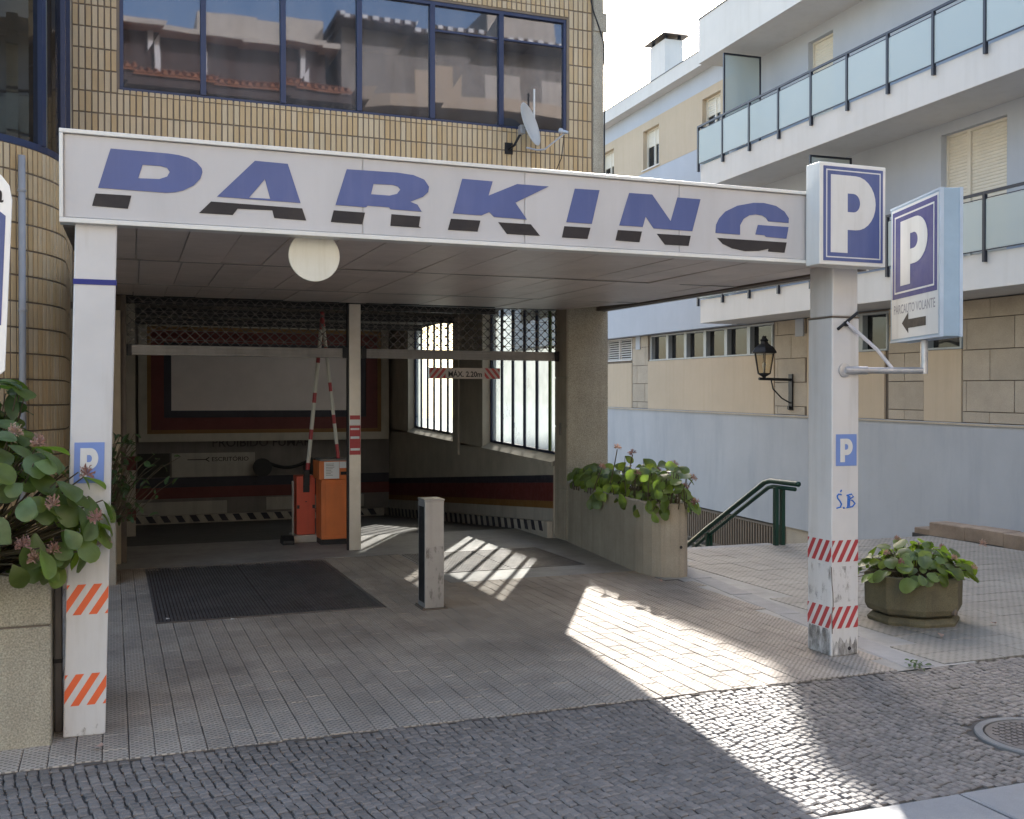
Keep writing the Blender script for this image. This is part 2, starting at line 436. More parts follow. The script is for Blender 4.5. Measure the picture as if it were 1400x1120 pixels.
BEIGE = M('beige_render', (.49, .395, .29), rough=.85, var=.06, vscale=.6, bump=.2, bscale=150, stain=.2, stain_col=(.36, .27, .17), stretch=(6, 6, .3))
CLAD = M('stone_cladding', (.395, .335, .265), rough=.85, var=.1, vscale=2, bump=.4, bscale=90, piece=.08, speck=.16, sscale=120)
RAILM = M('dark_rail', (.035, .04, .055), rough=.4, metal=.4, var=.1, bump=.05)
SHUT = M('roller_shutter', (.66, .61, .52), rough=.55, var=.05, bump=.05)
BFRAME = M('window_frame_grey', (.3, .33, .35), rough=.4, var=.06, bump=.05)
DARKROOM = M('dark_room', (.06, .055, .05), rough=.9, var=.2, bump=.1)
GREENP = M('green_gloss', (.008, .045, .03), rough=.4, var=.06, bump=0)
SIGNSIDE = M('pale_blue_casing', (.29, .395, .50), rough=.45, var=.08, vscale=4, bump=.1, bscale=15, stain=.25, stain_col=(.26, .33, .42), stretch=(5, 5, 2))
LAMPGL = glass_mat('lamp_glass', (.86, .82, .72), (1, 1, 1), .06, .5, bend=0)
WINGL = glass_mat('tinted_glass', (.42, .45, .5), (.17, .18, .22), .46, .75, bend=.008, dust_haze=.075)
BAYGL = glass_mat('bay_glass', (.62, .62, .6), (.30, .29, .27), .3, .34, bend=.02)
DARKGL = glass_mat('dark_glass', (.4, .44, .47), (.34, .35, .37), .06, .3, dust_haze=.03)
MILK = diffusing_mat('milky_pane', (.76, .83, .82), (.97, .98, .97), .36)
def frosted_mat(name, col, clear, mix, gloss):
    m = bpy.data.materials.new(name); m.use_nodes = True
    nt = m.node_tree; nt.nodes.clear(); L = nt.links.new
    out = N(nt, 'ShaderNodeOutputMaterial'); df = N(nt, 'ShaderNodeBsdfDiffuse'); tr = N(nt, 'ShaderNodeBsdfTransparent'); gl = N(nt, 'ShaderNodeBsdfGlossy')
    df.inputs[0].default_value = (*col, 1); tr.inputs[0].default_value = (*clear, 1); gl.inputs['Roughness'].default_value = .08
    oi = N(nt, 'ShaderNodeObjectInfo'); mr = N(nt, 'ShaderNodeMapRange'); mr.inputs[3].default_value = mix - .08; mr.inputs[4].default_value = mix + .08
    L(oi.outputs['Random'], mr.inputs[0])
    mx = N(nt, 'ShaderNodeMixShader'); L(mr.outputs[0], mx.inputs[0]); L(tr.outputs[0], mx.inputs[1]); L(df.outputs[0], mx.inputs[2])
    m2 = N(nt, 'ShaderNodeMixShader'); m2.inputs[0].default_value = gloss; L(mx.outputs[0], m2.inputs[1]); L(gl.outputs[0], m2.inputs[2]); L(m2.outputs[0], out.inputs[0])
    return m
BALGL = frosted_mat('frosted_balustrade', (.56, .62, .61), (.82, .86, .86), .62, .06)
CURTAIN = M('curtain', (.62, .63, .6), rough=.9, var=.06, bump=.2, bscale=20)
TERRA = M('roof_tile', (.34, .14, .07), rough=.8, var=.2, bump=.3, piece=.15)
OPWALL = M('plain_wall', (.5, .45, .38), rough=.85, var=.1, bump=.2, stain=.3)
OPUP = M('mirrored_wall', (.26, .235, .205), rough=.85, var=.15, bump=.2, stain=.4)
OPRED = M('dark_red_wall', (.085, .06, .052), rough=.85, var=.15, bump=.2)
SOIL = M('soil', (.045, .032, .022), rough=1, var=.3, bump=1, bscale=60)
LEAF = leaf_mat('fleshy_leaf', (.10, .138, .042), (.22, .36, .03))
LEAF2 = leaf_mat('fleshy_leaf_light', (.145, .19, .05), (.4, .6, .05), tmix=.42)
LEAF3 = leaf_mat('small_leaf', (.06, .10, .04), (.14, .24, .04))
FLOWER = leaf_mat('dry_flower', (.42, .25, .20), (.4, .22, .15), piece=.2, tmix=.2)
STALK = M('plant_stalk', (.10, .075, .045), rough=.7, var=.2, bump=.3)

# ================================================================== SETTING: ground, road, pavements
def I3(x, y, z): return (x, y, z)
bx('ground', -250, 250, -250, 250, -2.6, -2.35, DIRT, kind='structure')
st = MB()
st.box(-60, 6.66, -60, 13.25, -2.349, -.06); st.box(6.66, 11.43, -60, 12.3, -2.349, -.06); st.box(11.43, 60, -60, 3.2, -2.349, -.06)
build('street_base', st, MORTAR, kind='structure')
road = MB(); road.box(-60, 60, -60, 3.2, -.059, -.012)
build('road', road, ASPHALT, kind='structure')

# cobbled strip in front of the car park
bed = bx('cobbled_road', -6, 11.43, 3.2, 6.2, -.0595, -.016, MORTAR, kind='structure')
cobs = [slab_mesh('cobble', COBBLE, .0505, .0515, .03, .006, .0035) for _ in range(7)]
tr = []
P = .0555
nx = int(17.0 / P)
MANC = (5.17, 4.66)
for i in range(nx):
    x0 = -5.8 + i * P
    off = random.random()
    for j in range(int(3.06 / P) + 1):
        y0 = 3.2 + (j + off) * P
        bend = .10 * math.sin(y0 * 1.7 + x0 * .35) + .05 * math.sin(x0 * 1.1)
        x = x0 + bend + random.gauss(0, .0032); y = y0 + .05 * math.sin(x0 * .9) + random.gauss(0, .0035)
        if y < 3.24 or y > 6.182 + .006 * math.sin(x * 5): continue
        if x > 1.0 and y < 4.165: continue
        if math.hypot(x - MANC[0], y - MANC[1]) < .43: continue
        if x < -.3 and y > 6.58: continue
        z = random.gauss(0, .0014) - .001
        m = Matrix.Translation((x, y, z)) @ Matrix.Rotation(random.gauss(0, .07) + math.atan(.17 * math.cos(y0 * 1.7 + x0 * .35)) * -1, 4, 'Z') @ Matrix.Rotation(random.gauss(0, .02), 4, 'X') @ Matrix.Rotation(random.gauss(0, .02), 4, 'Y') @ Matrix.Diagonal((random.uniform(.88, 1.06), random.uniform(.86, 1.08), 1, 1))
        tr.append((random.randrange(7), m))
pieces('cobble', cobs, COBBLE, tr, bed, 300, 'cobbles')

# kerb stones at the edge of the road
kb = bx('kerb', 1.0, 11.43, 3.2, 4.15, -.0593, -.03, MORTAR, kind='structure')
ks = [slab_mesh('kerb_stone', GRANITE, .985, .40, .12, .008, .003) for _ in range(3)]
tr = []
for i in range(10):
    tr.append((i % 3, Matrix.Translation((1.52 + i * 1.0, 3.94 + .004 * random.uniform(-1, 1), .006 + random.uniform(-.003, .003)))))
    tr.append((i % 3, Matrix.Translation((1.1 + i * 1.0, 3.51, .002)) @ Matrix.Diagonal((1, 1.05, 1, 1))))
pieces('kerb_stone', ks, GRANITE, tr, kb)

# patterned tile pavement under the canopy
pv = bx('tile_pavement', -9, 5.95, 6.2, 13.25, -.0597, -.008, M('joint_sand', (.10, .085, .075), rough=.95, var=.2, bump=.3), kind='structure')
TX, TY = .141, .283
tl = [slab_mesh('paving_tile', PAVE, TX - .0055, TY - .003, .03, .003, .0008) for _ in range(4)]
def band_x(y): return 5.50 + (y - 5.98) * .134
tr = []
for i in range(int(6.9 / TX)):
    x = -.62 + (i + .5) * TX
    o = .5 * TY * (i % 2) + random.uniform(-.03, .03)
    for j in range(-1, 27):
        y = 6.24 + o + j * TY
        y0, y1 = y - TY / 2, y + TY / 2
        if y1 > 13.2: y1 = 13.2
        if y0 < 6.212: y0 = 6.212
        if x > band_x(y) - .06: continue
        if .34 < x < 2.47:
            if y1 > 9.86 and y0 < 9.86: y1 = 9.855
            elif 9.86 <= y < 13.1: continue
        if x > 3.47 and y1 > 10.95:
            if y0 >= 10.95: continue
            y1 = 10.945
        if x > 5.74 and y > 10.2: continue
        if x < -.34 and y1 > 6.612:
            if y0 > 6.6 and y0 < 7.75: continue
            if y0 <= 6.6: y1 = 6.608
        if y1 - y0 < .03: continue
        m = Matrix.Translation((x + random.gauss(0, .0007), (y0 + y1) / 2, random.gauss(0, .0010))) @ Matrix.Rotation(random.gauss(0, .004), 4, 'X') @ Matrix.Rotation(random.gauss(0, .005), 4, 'Y') @ Matrix.Diagonal((1, (y1 - y0) / TY, 1, 1))
        tr.append((random.randrange(4), m))
pieces('paving_tile', tl, PAVE, tr, pv, 300, 'paving_tiles')

# granite strip between the tiles and the plaza
gs = MB()
gs.hexa([(band_x(6.2) - .14, 6.2, -.0588), (band_x(6.2) + .66, 6.2, -.0588), (band_x(12.3) + .66, 12.3, -.0588), (band_x(12.3) - .14, 12.3, -.0588)],
        [(band_x(6.2) - .14, 6.2, -.007), (band_x(6.2) + .66, 6.2, -.007), (band_x(12.3) + .66, 12.3, -.007), (band_x(12.3) - .14, 12.3, -.007)])
strip = build('granite_strip', gs, SCREED, kind='structure')
gm = [slab_mesh('granite_slab', GRANITE, .24, .985, .05, .006, .002) for _ in range(3)]
tr = [(k % 3, Matrix.Translation((band_x(6.72 + k) + .14, 6.72 + k, -.0015 + random.uniform(-.002, .002))) @ Matrix.Rotation(-math.atan(.134), 4, 'Z')) for k in range(6)]
pieces('granite_slab', gm, GRANITE, tr, strip)

# plaza to the right
pz = bx('plaza', 5.96, 11.43, 6.2, 12.3, -.0591, -.028, MORTAR, kind='structure')
S = .30
zl = [slab_mesh('plaza_tile', PLAZA, S - .006, S - .006, .03, .003, .001) for _ in range(4)]
tr = []
for i in range(19):
    for j in range(20):
        x = 5.9 + (i + .5) * S; y = 6.235 + (j + .5) * S
        if x - S / 2 < band_x(y) + .30 or x + S / 2 > 11.44: continue
        tr.append((random.randrange(4), Matrix.Translation((x, y, random.gauss(.0, .0012))) @ Matrix.Rotation(random.gauss(0, .003), 4, 'X') @ Matrix.Rotation(random.gauss(0, .003), 4, 'Y') @ Matrix.Rotation(random.choice((0, math.pi / 2)), 4, 'Z')))
pieces('plaza_tile', zl, PLAZA, tr, pz, 300, 'plaza_tiles')

# stone kerb along the right edge of the plaza
rk = bx('plaza_kerb', 11.435, 11.76, 5.0, 12.75, -2.348, -.02, MORTAR, kind='structure')
km = [slab_mesh('kerb_block', KERBST, .33, .69, .2, .014, .006) for _ in range(4)]
tr = [(k % 4, Matrix.Translation((11.6, 12.05 - k * .7, .185 + random.uniform(-.006, .006)))) for k in range(9)]
tr.append((0, Matrix.Translation((11.6, 12.55, .07)) @ Matrix.Diagonal((1, .45, 1, 1))))
pieces('kerb_block', km, KERBST, tr, rk)

# stairs going down behind the planter
sw = MB()
for k in range(12):
    z1 = -.18 * k - .03; y0 = 12.302 + .3 * k
    sw.box(6.7, 8.7, y0, y0 + .3, -2.347, z1 - .04)
stairs = build('staircase', sw, CONC, kind='structure')
for k in range(12):
    z1 = -.18 * k - .03; y0 = 12.302 + .3 * k
    bx('stair_tread', 6.7, 8.72, y0 - .02, y0 + .3, z1 - .039, z1, GRANITE, stairs, .004)

# garage floor: screed apron, then the ramp going down
ap = MB()
ap.box(-.55, 6.66, 13.25, 15.25, -2.348, -.003)
build('garage_apron', ap, SCREED, kind='structure')
a2 = MB()
a2.box(3.475, 5.76, 10.95, 11.58, -.0594, -.002); a2.box(3.475, 3.5, 11.58, 13.25, -.0594, -.002); a2.box(5.38, 5.76, 11.58, 13.25, -.0594, -.002)
a2.box(3.5, 5.38, 13.15, 13.25, -.0594, -.002); a2.box(5.76, 6.66, 12.3, 13.25, -.0594, -.002)
a2.hexa([(5.76, 10.3, -.0594), (6.1, 10.3, -.0594), (6.3, 12.3, -.0594), (5.76, 12.3, -.0594)], [(5.76, 10.3, -.002), (6.1, 10.3, -.002), (6.3, 12.3, -.002), (5.76, 12.3, -.002)])
a2.box(-.55, 2.5, 13.12, 13.25, -.0594, -.0025)
build('concrete_patch', a2, SCREED, kind='structure')
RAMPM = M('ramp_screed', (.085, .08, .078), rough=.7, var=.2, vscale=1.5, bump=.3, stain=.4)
rp = MB()
RZ = lambda y: -.078 * (y - 15.25) - .003
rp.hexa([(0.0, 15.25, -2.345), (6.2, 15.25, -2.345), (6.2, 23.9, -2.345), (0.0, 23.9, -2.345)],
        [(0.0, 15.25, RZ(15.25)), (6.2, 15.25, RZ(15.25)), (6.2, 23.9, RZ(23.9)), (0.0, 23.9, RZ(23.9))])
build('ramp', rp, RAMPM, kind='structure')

# ================================================================== drain grates, manhole
def grate(label, x0, x1, y0, y1, cols, z=.004, pit=True):
    t = thing('drain_grate', label, 'drain grate', ((x0 + x1) / 2, (y0 + y1) / 2, z), 'drain grates in the driveway')
    fr = MB(); w = .028
    fr.box(x0, x1, y0, y0 + w, z - .03, z + .003); fr.box(x0, x1, y1 - w, y1, z - .03, z + .003)
    fr.box(x0, x0 + w, y0 + w, y1 - w, z - .03, z + .003); fr.box(x1 - w, x1, y0 + w, y1 - w, z - .03, z + .003)
    build('frame', fr, IRON, t)
    bx('sump', x0 + w, x1 - w, y0 + w, y1 - w, -.058, -.045, DARKIRON, t)
    wx = (x1 - x0 - 2 * w) / cols
    for c in range(cols):
        b = MB(); xa = x0 + w + c * wx + .006; xb = xa + wx - .012
        n = int((xb - xa) / .032)
        for k in range(n):
            x = xa + (k + .5) * (xb - xa) / n
            b.box(x - .0085, x + .0085, y0 + w, y1 - w, z - .03, z)
        for k in range(7):
            y = y0 + w + (k + .5) * (y1 - y0 - 2 * w) / 7
            b.box(xa, xb, y - .006, y + .006, z - .028, z - .006)
        build('panel', b, IRON, t)
    return t
grate('dark iron drain grate in the entry lane, left of the steel bollard', .36, 2.46, 9.88, 13.1, 2)
grate('dark iron drain grate in the exit lane behind the bollard, partly sunlit', 3.5, 5.38, 11.58, 13.15, 2, z=.003)

mh = thing('manhole_cover', 'round iron manhole cover set in the cobbles', 'manhole cover', (MANC[0], MANC[1], 0))
build('rim', MB().lathe([(.335, -.05), (.335, .002), (.342, .004), (.378, .004), (.384, -.002), (.384, -.05)], (MANC[0], MANC[1], 0), 48), RIMM, mh)
cv = MB().lathe([(.0, .001), (.32, .001), (.325, -.004), (.325, -.04)], (MANC[0], MANC[1], 0), 48)
for i in range(-6, 7):
    for j in range(-6, 7):
        if math.hypot(i, j) * .046 < .29: cv.box(MANC[0] + i * .046 - .015, MANC[0] + i * .046 + .015, MANC[1] + j * .046 - .015, MANC[1] + j * .046 + .015, .001, .0055)
build('lid', cv, IRON, mh)

# ================================================================== PARKING BUILDING
YF = 13.80
pb = thing('parking_building', 'ochre tiled building with a dark ribbon window above the car park entrance', 'building', (3.0, 14.6, 0))
W0, W1, WB, WT = .10, 6.12, 5.82, 7.47
wl_ = MB()
wl_.box(-.55, W0, YF, YF + .25, 3.1, 11); wl_.box(W1, 6.66, YF, YF + .25, 3.36, 11)
wl_.box(W0, W1, YF, YF + .25, 3.36, WB); wl_.box(W0, W1, YF, YF + .25, WT, 11)
build('facade_wall', wl_, GROUT, pb)
cr = MB(); cr.box(6.53, 6.69, YF - .03, YF - .002, 3.36, 7.35); cr.box(6.665, 6.69, YF, 17, 3.36, 11); cr.box(6.53, 6.74, YF - .05, YF - .002, 7.352, 7.62); cr.box(6.53, 6.69, YF - .03, YF - .002, 7.622, 11)
build('corner_strip', cr, PEBBLE, pb)
ts = M('edge_tile', (.40, .34, .24), rough=.5, var=.1, bump=.1, stain=.3)
lt = MB(); lt.box(-.55, -.445, YF - .02, YF - .002, 3.2, 11)
build('edge_strip', lt, ts, pb)
# facade tiles, standing up, each proud of the joints
TW, TH = .0732, .261
tm = []
for k in range(3):
    b = MB(); a, h, c = (TW - .0165) / 2, (TH - .018) / 2, .0025
    b.add([(-a, 0, -h), (a, 0, -h), (a, 0, h), (-a, 0, h), (-a, -.008, -h), (a, -.008, -h), (a, -.008, h), (-a, -.008, h), (-a + c, -.012, -h + c), (a - c, -.012, -h + c), (a - c, -.012, h - c), (-a + c, -.012, h - c)],
          [(0, 1, 5, 4), (1, 2, 6, 5), (2, 3, 7, 6), (3, 0, 4, 7), (4, 5, 9, 8), (5, 6, 10, 9), (6, 7, 11, 10), (7, 4, 8, 11), (8, 9, 10, 11)])
    tm.append(pmesh('facade_tile', b, TILE))
tr = []
for i in range(96):
    x = -.44 + (i + .5) * TW
    if x > 6.5: break
    for j in range(-10, 20):
        z0 = 5.778 + j * TH; z1 = z0 + TH
        if z0 < 3.3: continue
        if W0 - .05 < x < W1 + .06:
            if z0 < WB < z1: z1 = WB + .01
            elif z0 < WT + .02 < z1: z0 = WT + .03
            elif WB <= z0 and z1 <= WT + .1: continue
        if z1 - z0 < .04: continue
        tr.append((random.randrange(3), Matrix.Translation((x + random.gauss(0, .0012), YF - .0005 + random.gauss(0, .0008), (z0 + z1) / 2)) @ Matrix.Rotation(random.gauss(0, .006), 4, 'Z') @ Matrix.Rotation(random.gauss(0, .004), 4, 'X') @ Matrix.Rotation(random.gauss(0, .003), 4, 'Y') @ Matrix.Diagonal((1, 1, (z1 - z0) / TH, 1))))
FT = tr
# ribbon window: frame, mullions, six panes
MX = [W0 + .0, 1.094, 2.094, 3.10, 4.115, 5.12, W1]
wf = MB()
wf.box(W0, W1, YF + .01, YF + .09, WB, WB + .045); wf.box(W0, W1, YF + .01, YF + .09, WT - .05, WT)
wf.box(W0, W0 + .045, YF + .01, YF + .09, WB + .045, WT - .05); wf.box(W1 - .045, W1, YF + .01, YF + .09, WB + .045, WT - .05)
win = build('window', wf, NAVYFR, pb, .004)
for i, x in enumerate(MX[1:-1]):
    bx('mullion', x - .035, x + .035, YF - .005, YF + .085, WB + .046, WT - .051, NAVYFR, win, .004)
for i in range(6):
    t0 = random.uniform(-.004, .004); t1 = random.uniform(-.004, .004)
    xa, xb = MX[i] + .03, MX[i + 1] - .03
    g = MB(); g.hexa([(xa, YF + .05 + t0, WB + .04), (xb, YF + .05 - t0, WB + .04), (xb, YF + .056 - t0, WB + .04), (xa, YF + .056 + t0, WB + .04)],
                     [(xa, YF + .05 + t1, WT - .045), (xb, YF + .05 + t1, WT - .045), (xb, YF + .056 + t1, WT - .045), (xa, YF + .056 + t1, WT - .045)])
    build('pane', g, WINGL, win)
tr2 = MB()
for i in (4, 5): tr2.box(MX[i] + .035, MX[i + 1] - .035, YF + .03, YF + .049, 7.07, 7.095)  # thin navy line across the two right-hand panes
build('pane_line', tr2, NAVYFR, win)
# rooms behind the ribbon window and the mass of the building
rm = MB()
rm.box(-.5, 6.6, 17.5, 17.6, 3.9, 9); rm.box(-.5, 6.6, YF + .25, 17.5, 5.45, 5.6); rm.box(-.5, 6.6, YF + .25, 17.5, 7.9, 8.05)
rm.box(-.55, -.45, YF + .25, 17.5, 5.6, 7.9); rm.box(6.56, 6.66, YF + .25, 17.5, 5.6, 7.9)
build('office_room', rm, DARKROOM, pb)
ms = MB(); ms.box(-.55, 6.66, 17.6, 30, 3.95, 11); ms.box(-.55, 6.66, YF + .25, 17.6, 8.05, 10.98); ms.box(-.55, 6.66, YF + .25, 17.6, 3.95, 5.45)
build('upper_mass', ms, PEBBLE, pb)
for x in (2.37, 2.83, 4.06, 3.0):
    pass
# concrete pier at the right of the entrance
pr = MB(); pr.box(6.03, 6.66, 13.55, 13.99, -.001, 3.359)
pier = build('pier', pr, PEBBLE, pb, .01)
pc = MB()
for za, zb in ((.02, .72), (.735, 1.62), (1.635, 2.32), (2.335, 2.96), (2.975, 3.30)): pc.box(6.014, 6.029, 13.56, 13.98, za, zb)
build('pier_lining', pc, CONC, pier, .002)
bx('switch_box', 6.0, 6.013, 13.74, 13.80, 1.5, 1.68, BARALU, pier, .002)
# left jamb
jb = MB(); jb.box(-.55, .10, 13.62, 14.0, -.001, 3.1)
build('jamb', jb, ts, pb, .006)
bx('jamb_post', .10, .165, 13.72, 13.86, 0, 3.30, SOFFDARK, pb, .004)

# ---- inside the garage: right wall with tall windows
XW = 6.0
sill = lambda y: 1.20 + (y - 14.0) * .0275
s2 = lambda y: -.0745 * (y - 14.04)
def wally(z0f, z1f, y0, y1, x0, x1, mat, name, parent):
    b = MB(); b.hexa([(x0, y0, z0f(y0)), (x1, y0, z0f(y0)), (x1, y1, z0f(y1)), (x0, y1, z0f(y1))], [(x0, y0, z1f(y0)), (x1, y0, z1f(y0)), (x1, y1, z1f(y1)), (x0, y1, z1f(y1))])
    return build(name, b, mat, parent)
gw = wally(lambda y: -2.3, lambda y: sill(y) - .10, 14.0, 23.66, XW, XW + .3, INWALL, 'garage_wall', pb)
b = MB()
b.box(XW, XW + .3, 17.12, 18.72, 1.18, 3.6); b.box(XW, XW + .3, 22.0, 23.66, 1.3, 3.6); b.box(XW, XW + .3, 14.0, 23.66, 3.602, 3.94)
b.box(XW - .035, XW - .001, 18.40, 18.72, 1.0, 3.6)
build('wall_column', b, INWALL, gw)
for nm, z0, z1, mt in (('dark_band', .80, .912, INDARK), ('red_band', .53, .799, INRED), ('orange_band', .425, .529, INORANGE), ('pale_band', .245, .424, INPALE)):
    wally(lambda y, z=z0: z + s2(y), lambda y, z=z1: z + s2(y), 14.0, 23.64, XW - .012, XW - .0005, mt, nm, gw)
cb = wally(lambda y: RZ(y) - .1 if y > 15.25 else -.1, lambda y: .235 + s2(y), 14.0, 23.6, XW - .10, XW - .013, CURBW, 'hazard_curb', gw)
hz = MB()
for k in range(32):
    y = 14.15 + k * .29
    za = max(RZ(y), s2(y) + .06) if y < 15.25 else s2(y) + .07; zb = s2(y) + .232
    hz.hexa([(XW - .104, y, za), (XW - .101, y, za), (XW - .101, y + .13, za), (XW - .104, y + .13, za)], [(XW - .104, y + .07, zb), (XW - .101, y + .07, zb), (XW - .101, y + .2, zb), (XW - .104, y + .2, zb)])
build('hazard_stripes', hz, INDARK, gw)
def gwin(y0, y1, n, green=None):  # green: index of the mullion whose sunlit look is painted on
    fr = MB(); zt = 3.6; xg = XW + .17
    fr.box(xg - .03, xg + .03, y0, y0 + .03, sill(y0) - .02, zt); fr.box(xg - .03, xg + .03, y1 - .05, y1, sill(y0) - .02, zt); fr.box(xg - .03, xg + .03, y0 + .05, y1 - .05, zt - .05, zt)
    fr.hexa([(xg - .03, y0, sill(y0) - .06), (xg + .03, y0, sill(y0) - .06), (xg + .03, y1, sill(y1) - .06), (xg - .03, y1, sill(y1) - .06)], [(xg - .03, y0, sill(y0) + .03), (xg + .03, y0, sill(y0) + .03), (xg + .03, y1, sill(y1) + .03), (xg - .03, y1, sill(y1) + .03)])
    w = build('window', fr, NAVYFR, pb)
    ys = [y0 + (y1 - y0) * k / n for k in range(n + 1)]
    for k in range(1, n):
        bx('mullion', xg - .016, xg + .016, ys[k] - .036, ys[k] + .036, sill(ys[k]), 3.55, SUNLITFR if k == green else NAVYFR, w)
    for k in range(n):
        b = MB(); b.box(xg - .003, xg + .003, ys[k] + .03, ys[k + 1] - .03, sill(ys[k + 1]) + .02, 3.56)
        build('pane', b, MILK, w)
    s_ = MB(); xa, xb = XW - .03, xg - .031
    s_.hexa([(xa, y0, sill(y0) - .16), (xb, y0, sill(y0) - .1), (xb, y1, sill(y1) - .1), (xa, y1, sill(y1) - .16)], [(xa, y0, sill(y0) - .10), (xb, y0, sill(y0) - .01), (xb, y1, sill(y1) - .01), (xa, y1, sill(y1) - .10)])
    build('sill', s_, INWALL, w)
gwin(14.0, 17.12, 6, 1)
gwin(18.72, 22.0, 7)
bx('ceiling', -.5, 6.3, 14.05, 24.0, 3.76, 3.945, CEIL, pb)
for k in range(5): bx('ceiling_beam', .1, 5.995, 15.2 + k * 1.8, 15.42 + k * 1.8, 3.56, 3.759, CEIL, pb)
for k in range(3): bx('duct', .2 + .0 * k, 5.9, 16.2 + k * 2.2, 16.32 + k * 2.2, 3.42, 3.54, DARKIRON, pb)
bx('conduit', XW - .06, XW - .03, 14.1, 23.3, 3.62, 3.65, BARALU, pb)
for k in range(2): bx('strip_light', 1.4 + k * 2.4, 2.7 + k * 2.4, 15.7, 15.82, 3.62, 3.70, INPALE, pb)
# left wall
lw = bx('garage_wall', -.3, .10, 14.0, 23.66, -2.3, 3.945, INWALL, pb)
for z0, z1 in ((.40, .62), (1.30, 1.55)): bx('red_band', .101, .112, 15.5, 22.5, z0 - .3, z1 - .3, INRED, lw)
bx('wall_column', .101, .36, 18.3, 18.75, -1, 3.75, INWALL, lw)
for z0, z1 in ((.02, .22), (.85, 1.08)): bx('red_band', .101, .366, 18.294, 18.756, z0, z1, INRED, lw)
# back wall
YB = 23.66
bw = bx('garage_wall', -.3, 6.3, YB, YB + .3, -2.3, 3.945, INSHADE, pb)
for nm, z0, z1, mt, x0, x1 in (('dark_band', .12, .33, INDARK, .101, 5.99), ('red_band', -.12, .119, INRED, .101, 5.99), ('pale_band', -.47, -.19, INPALE, .3, 2.35), ('pale_band', -.43, -.15, INPALE, 3.2, 5.4), ('dark_band', -1.2, -.62, INDARK, .101, 5.99)):
    bx(nm, x0, x1, YB - .014, YB - .002, z0, z1, mt, bw)
bx('opening', .5, 1.16, YB - .02, YB - .0025, .34, .86, DARKROOM, bw)
bx('hazard_curb', .101, 5.85, YB - .12, YB - .015, -1.0, -.475, CURBW, bw)
hz = MB()
for k in range(19):
    x = .14 + k * .30
    hz.hexa([(x, YB - .124, -.62), (x + .14, YB - .124, -.62), (x + .14, YB - .121, -.62), (x, YB - .121, -.62)], [(x - .09, YB - .124, -.476), (x + .05, YB - .124, -.476), (x + .05, YB - .121, -.476), (x - .09, YB - .121, -.476)])
build('hazard_stripes', hz, INDARK, bw)

# blank framed panel high on the back wall
fp = thing('framed_panel', 'large blank panel in a red and dark stepped frame on the garage back wall', 'wall panel', (3.2, YB, 2.4))
def ring(x0, x1, z0, z1, w, y0, y1, mat, name):
    b = MB(); b.box(x0, x1, y0, y1, z0, z0 + w); b.box(x0, x1, y0, y1, z1 - w, z1); b.box(x0, x0 + w, y0, y1, z0 + w, z1 - w); b.box(x1 - w, x1, y0, y1, z0 + w, z1 - w)
    build(name, b, mat, fp)
ring(.52, 5.90, 1.12, 3.74, .17, YB - .36, YB - .003, INWALL, 'outer_frame')
ring(.69, 5.73, 1.29, 3.57, .08, YB - .33, YB - .003, INORANGE, 'orange_frame')
ring(.77, 5.65, 1.37, 3.49, .26, YB - .30, YB - .003, INRED, 'red_frame')
ring(1.03, 5.39, 1.63, 3.23, .15, YB - .27, YB - .003, INDARK, 'dark_frame')
bx('panel', 1.18, 5.24, YB - .25, YB - .003, 1.78, 3.08, INPANEL, fp)
bs_ = thing('no_smoking_lettering', 'dark no smoking lettering along the back wall under the framed panel', 'lettering', (3.1, YB - .02, .98))
text_mesh('letters', 'PROIBIDO FUMAR', .19, lambda u, v, w: (3.12 + u, YB - w, 1.075 + v), .006, M('faded_dark_print', (.07, .06, .06), rough=.7, bump=0, stain=.5, stain_col=(.18, .16, .15)), bs_, .01, 2.15)
os_ = thing('office_sign', 'pale office sign with a left pointing arrow low on the back wall', 'sign', (2.1, YB - .03, .6))
bx('board', 1.2, 2.95, YB - .05, YB - .003, .345, .855, INPALE, os_)
ar = MB(); f_ = lambda u, v, w: (u, YB - .05 - w, v)
ar.prism([(1.52, .705), (1.90, .705), (1.90, .725), (1.52, .725)], 0, .003, f_); ar.prism([(1.88, .715), (1.97, .66), (1.98, .68), (1.92, .715), (1.98, .75), (1.97, .77)], .0, .003, f_)
build('arrow', ar, BLACK, os_)
text_mesh('letters', 'ESCRITÓRIO', .115, lambda u, v, w: (2.42 + u, YB - .05 - w, .73 + v), .003, BLACK, os_, .01, .78)
hr = thing('hose_reel', 'dark hose reel with drooping hose on the garage back wall', 'hose reel', (3.1, YB - .1, .5))
ax = Matrix.Rotation(math.pi / 2, 3, 'X')
build('drum', MB().lathe([(.06, -.06), (.2, -.06), (.2, -.04), (.15, -.03), (.15, .05), (.2, .06), (.2, .08), (.06, .08)], (3.1, YB - .12, .52), 28, axis=ax), DARKIRON, hr)
build('drum', MB().lathe([(.06, -.06), (.2, -.06), (.2, -.04), (.15, -.03), (.15, .05), (.2, .06), (.2, .08), (.06, .08)], (4.2, YB - .12, .5), 28, axis=ax), DARKIRON, hr)
build('hose', MB().tube([(3.1 + 1.1 * t, YB - .16, .68 - .18 * math.sin(math.pi * t) + .02 * t) for t in [k / 12 for k in range(13)]], .035, 8), DARKIRON, hr, smooth=True)

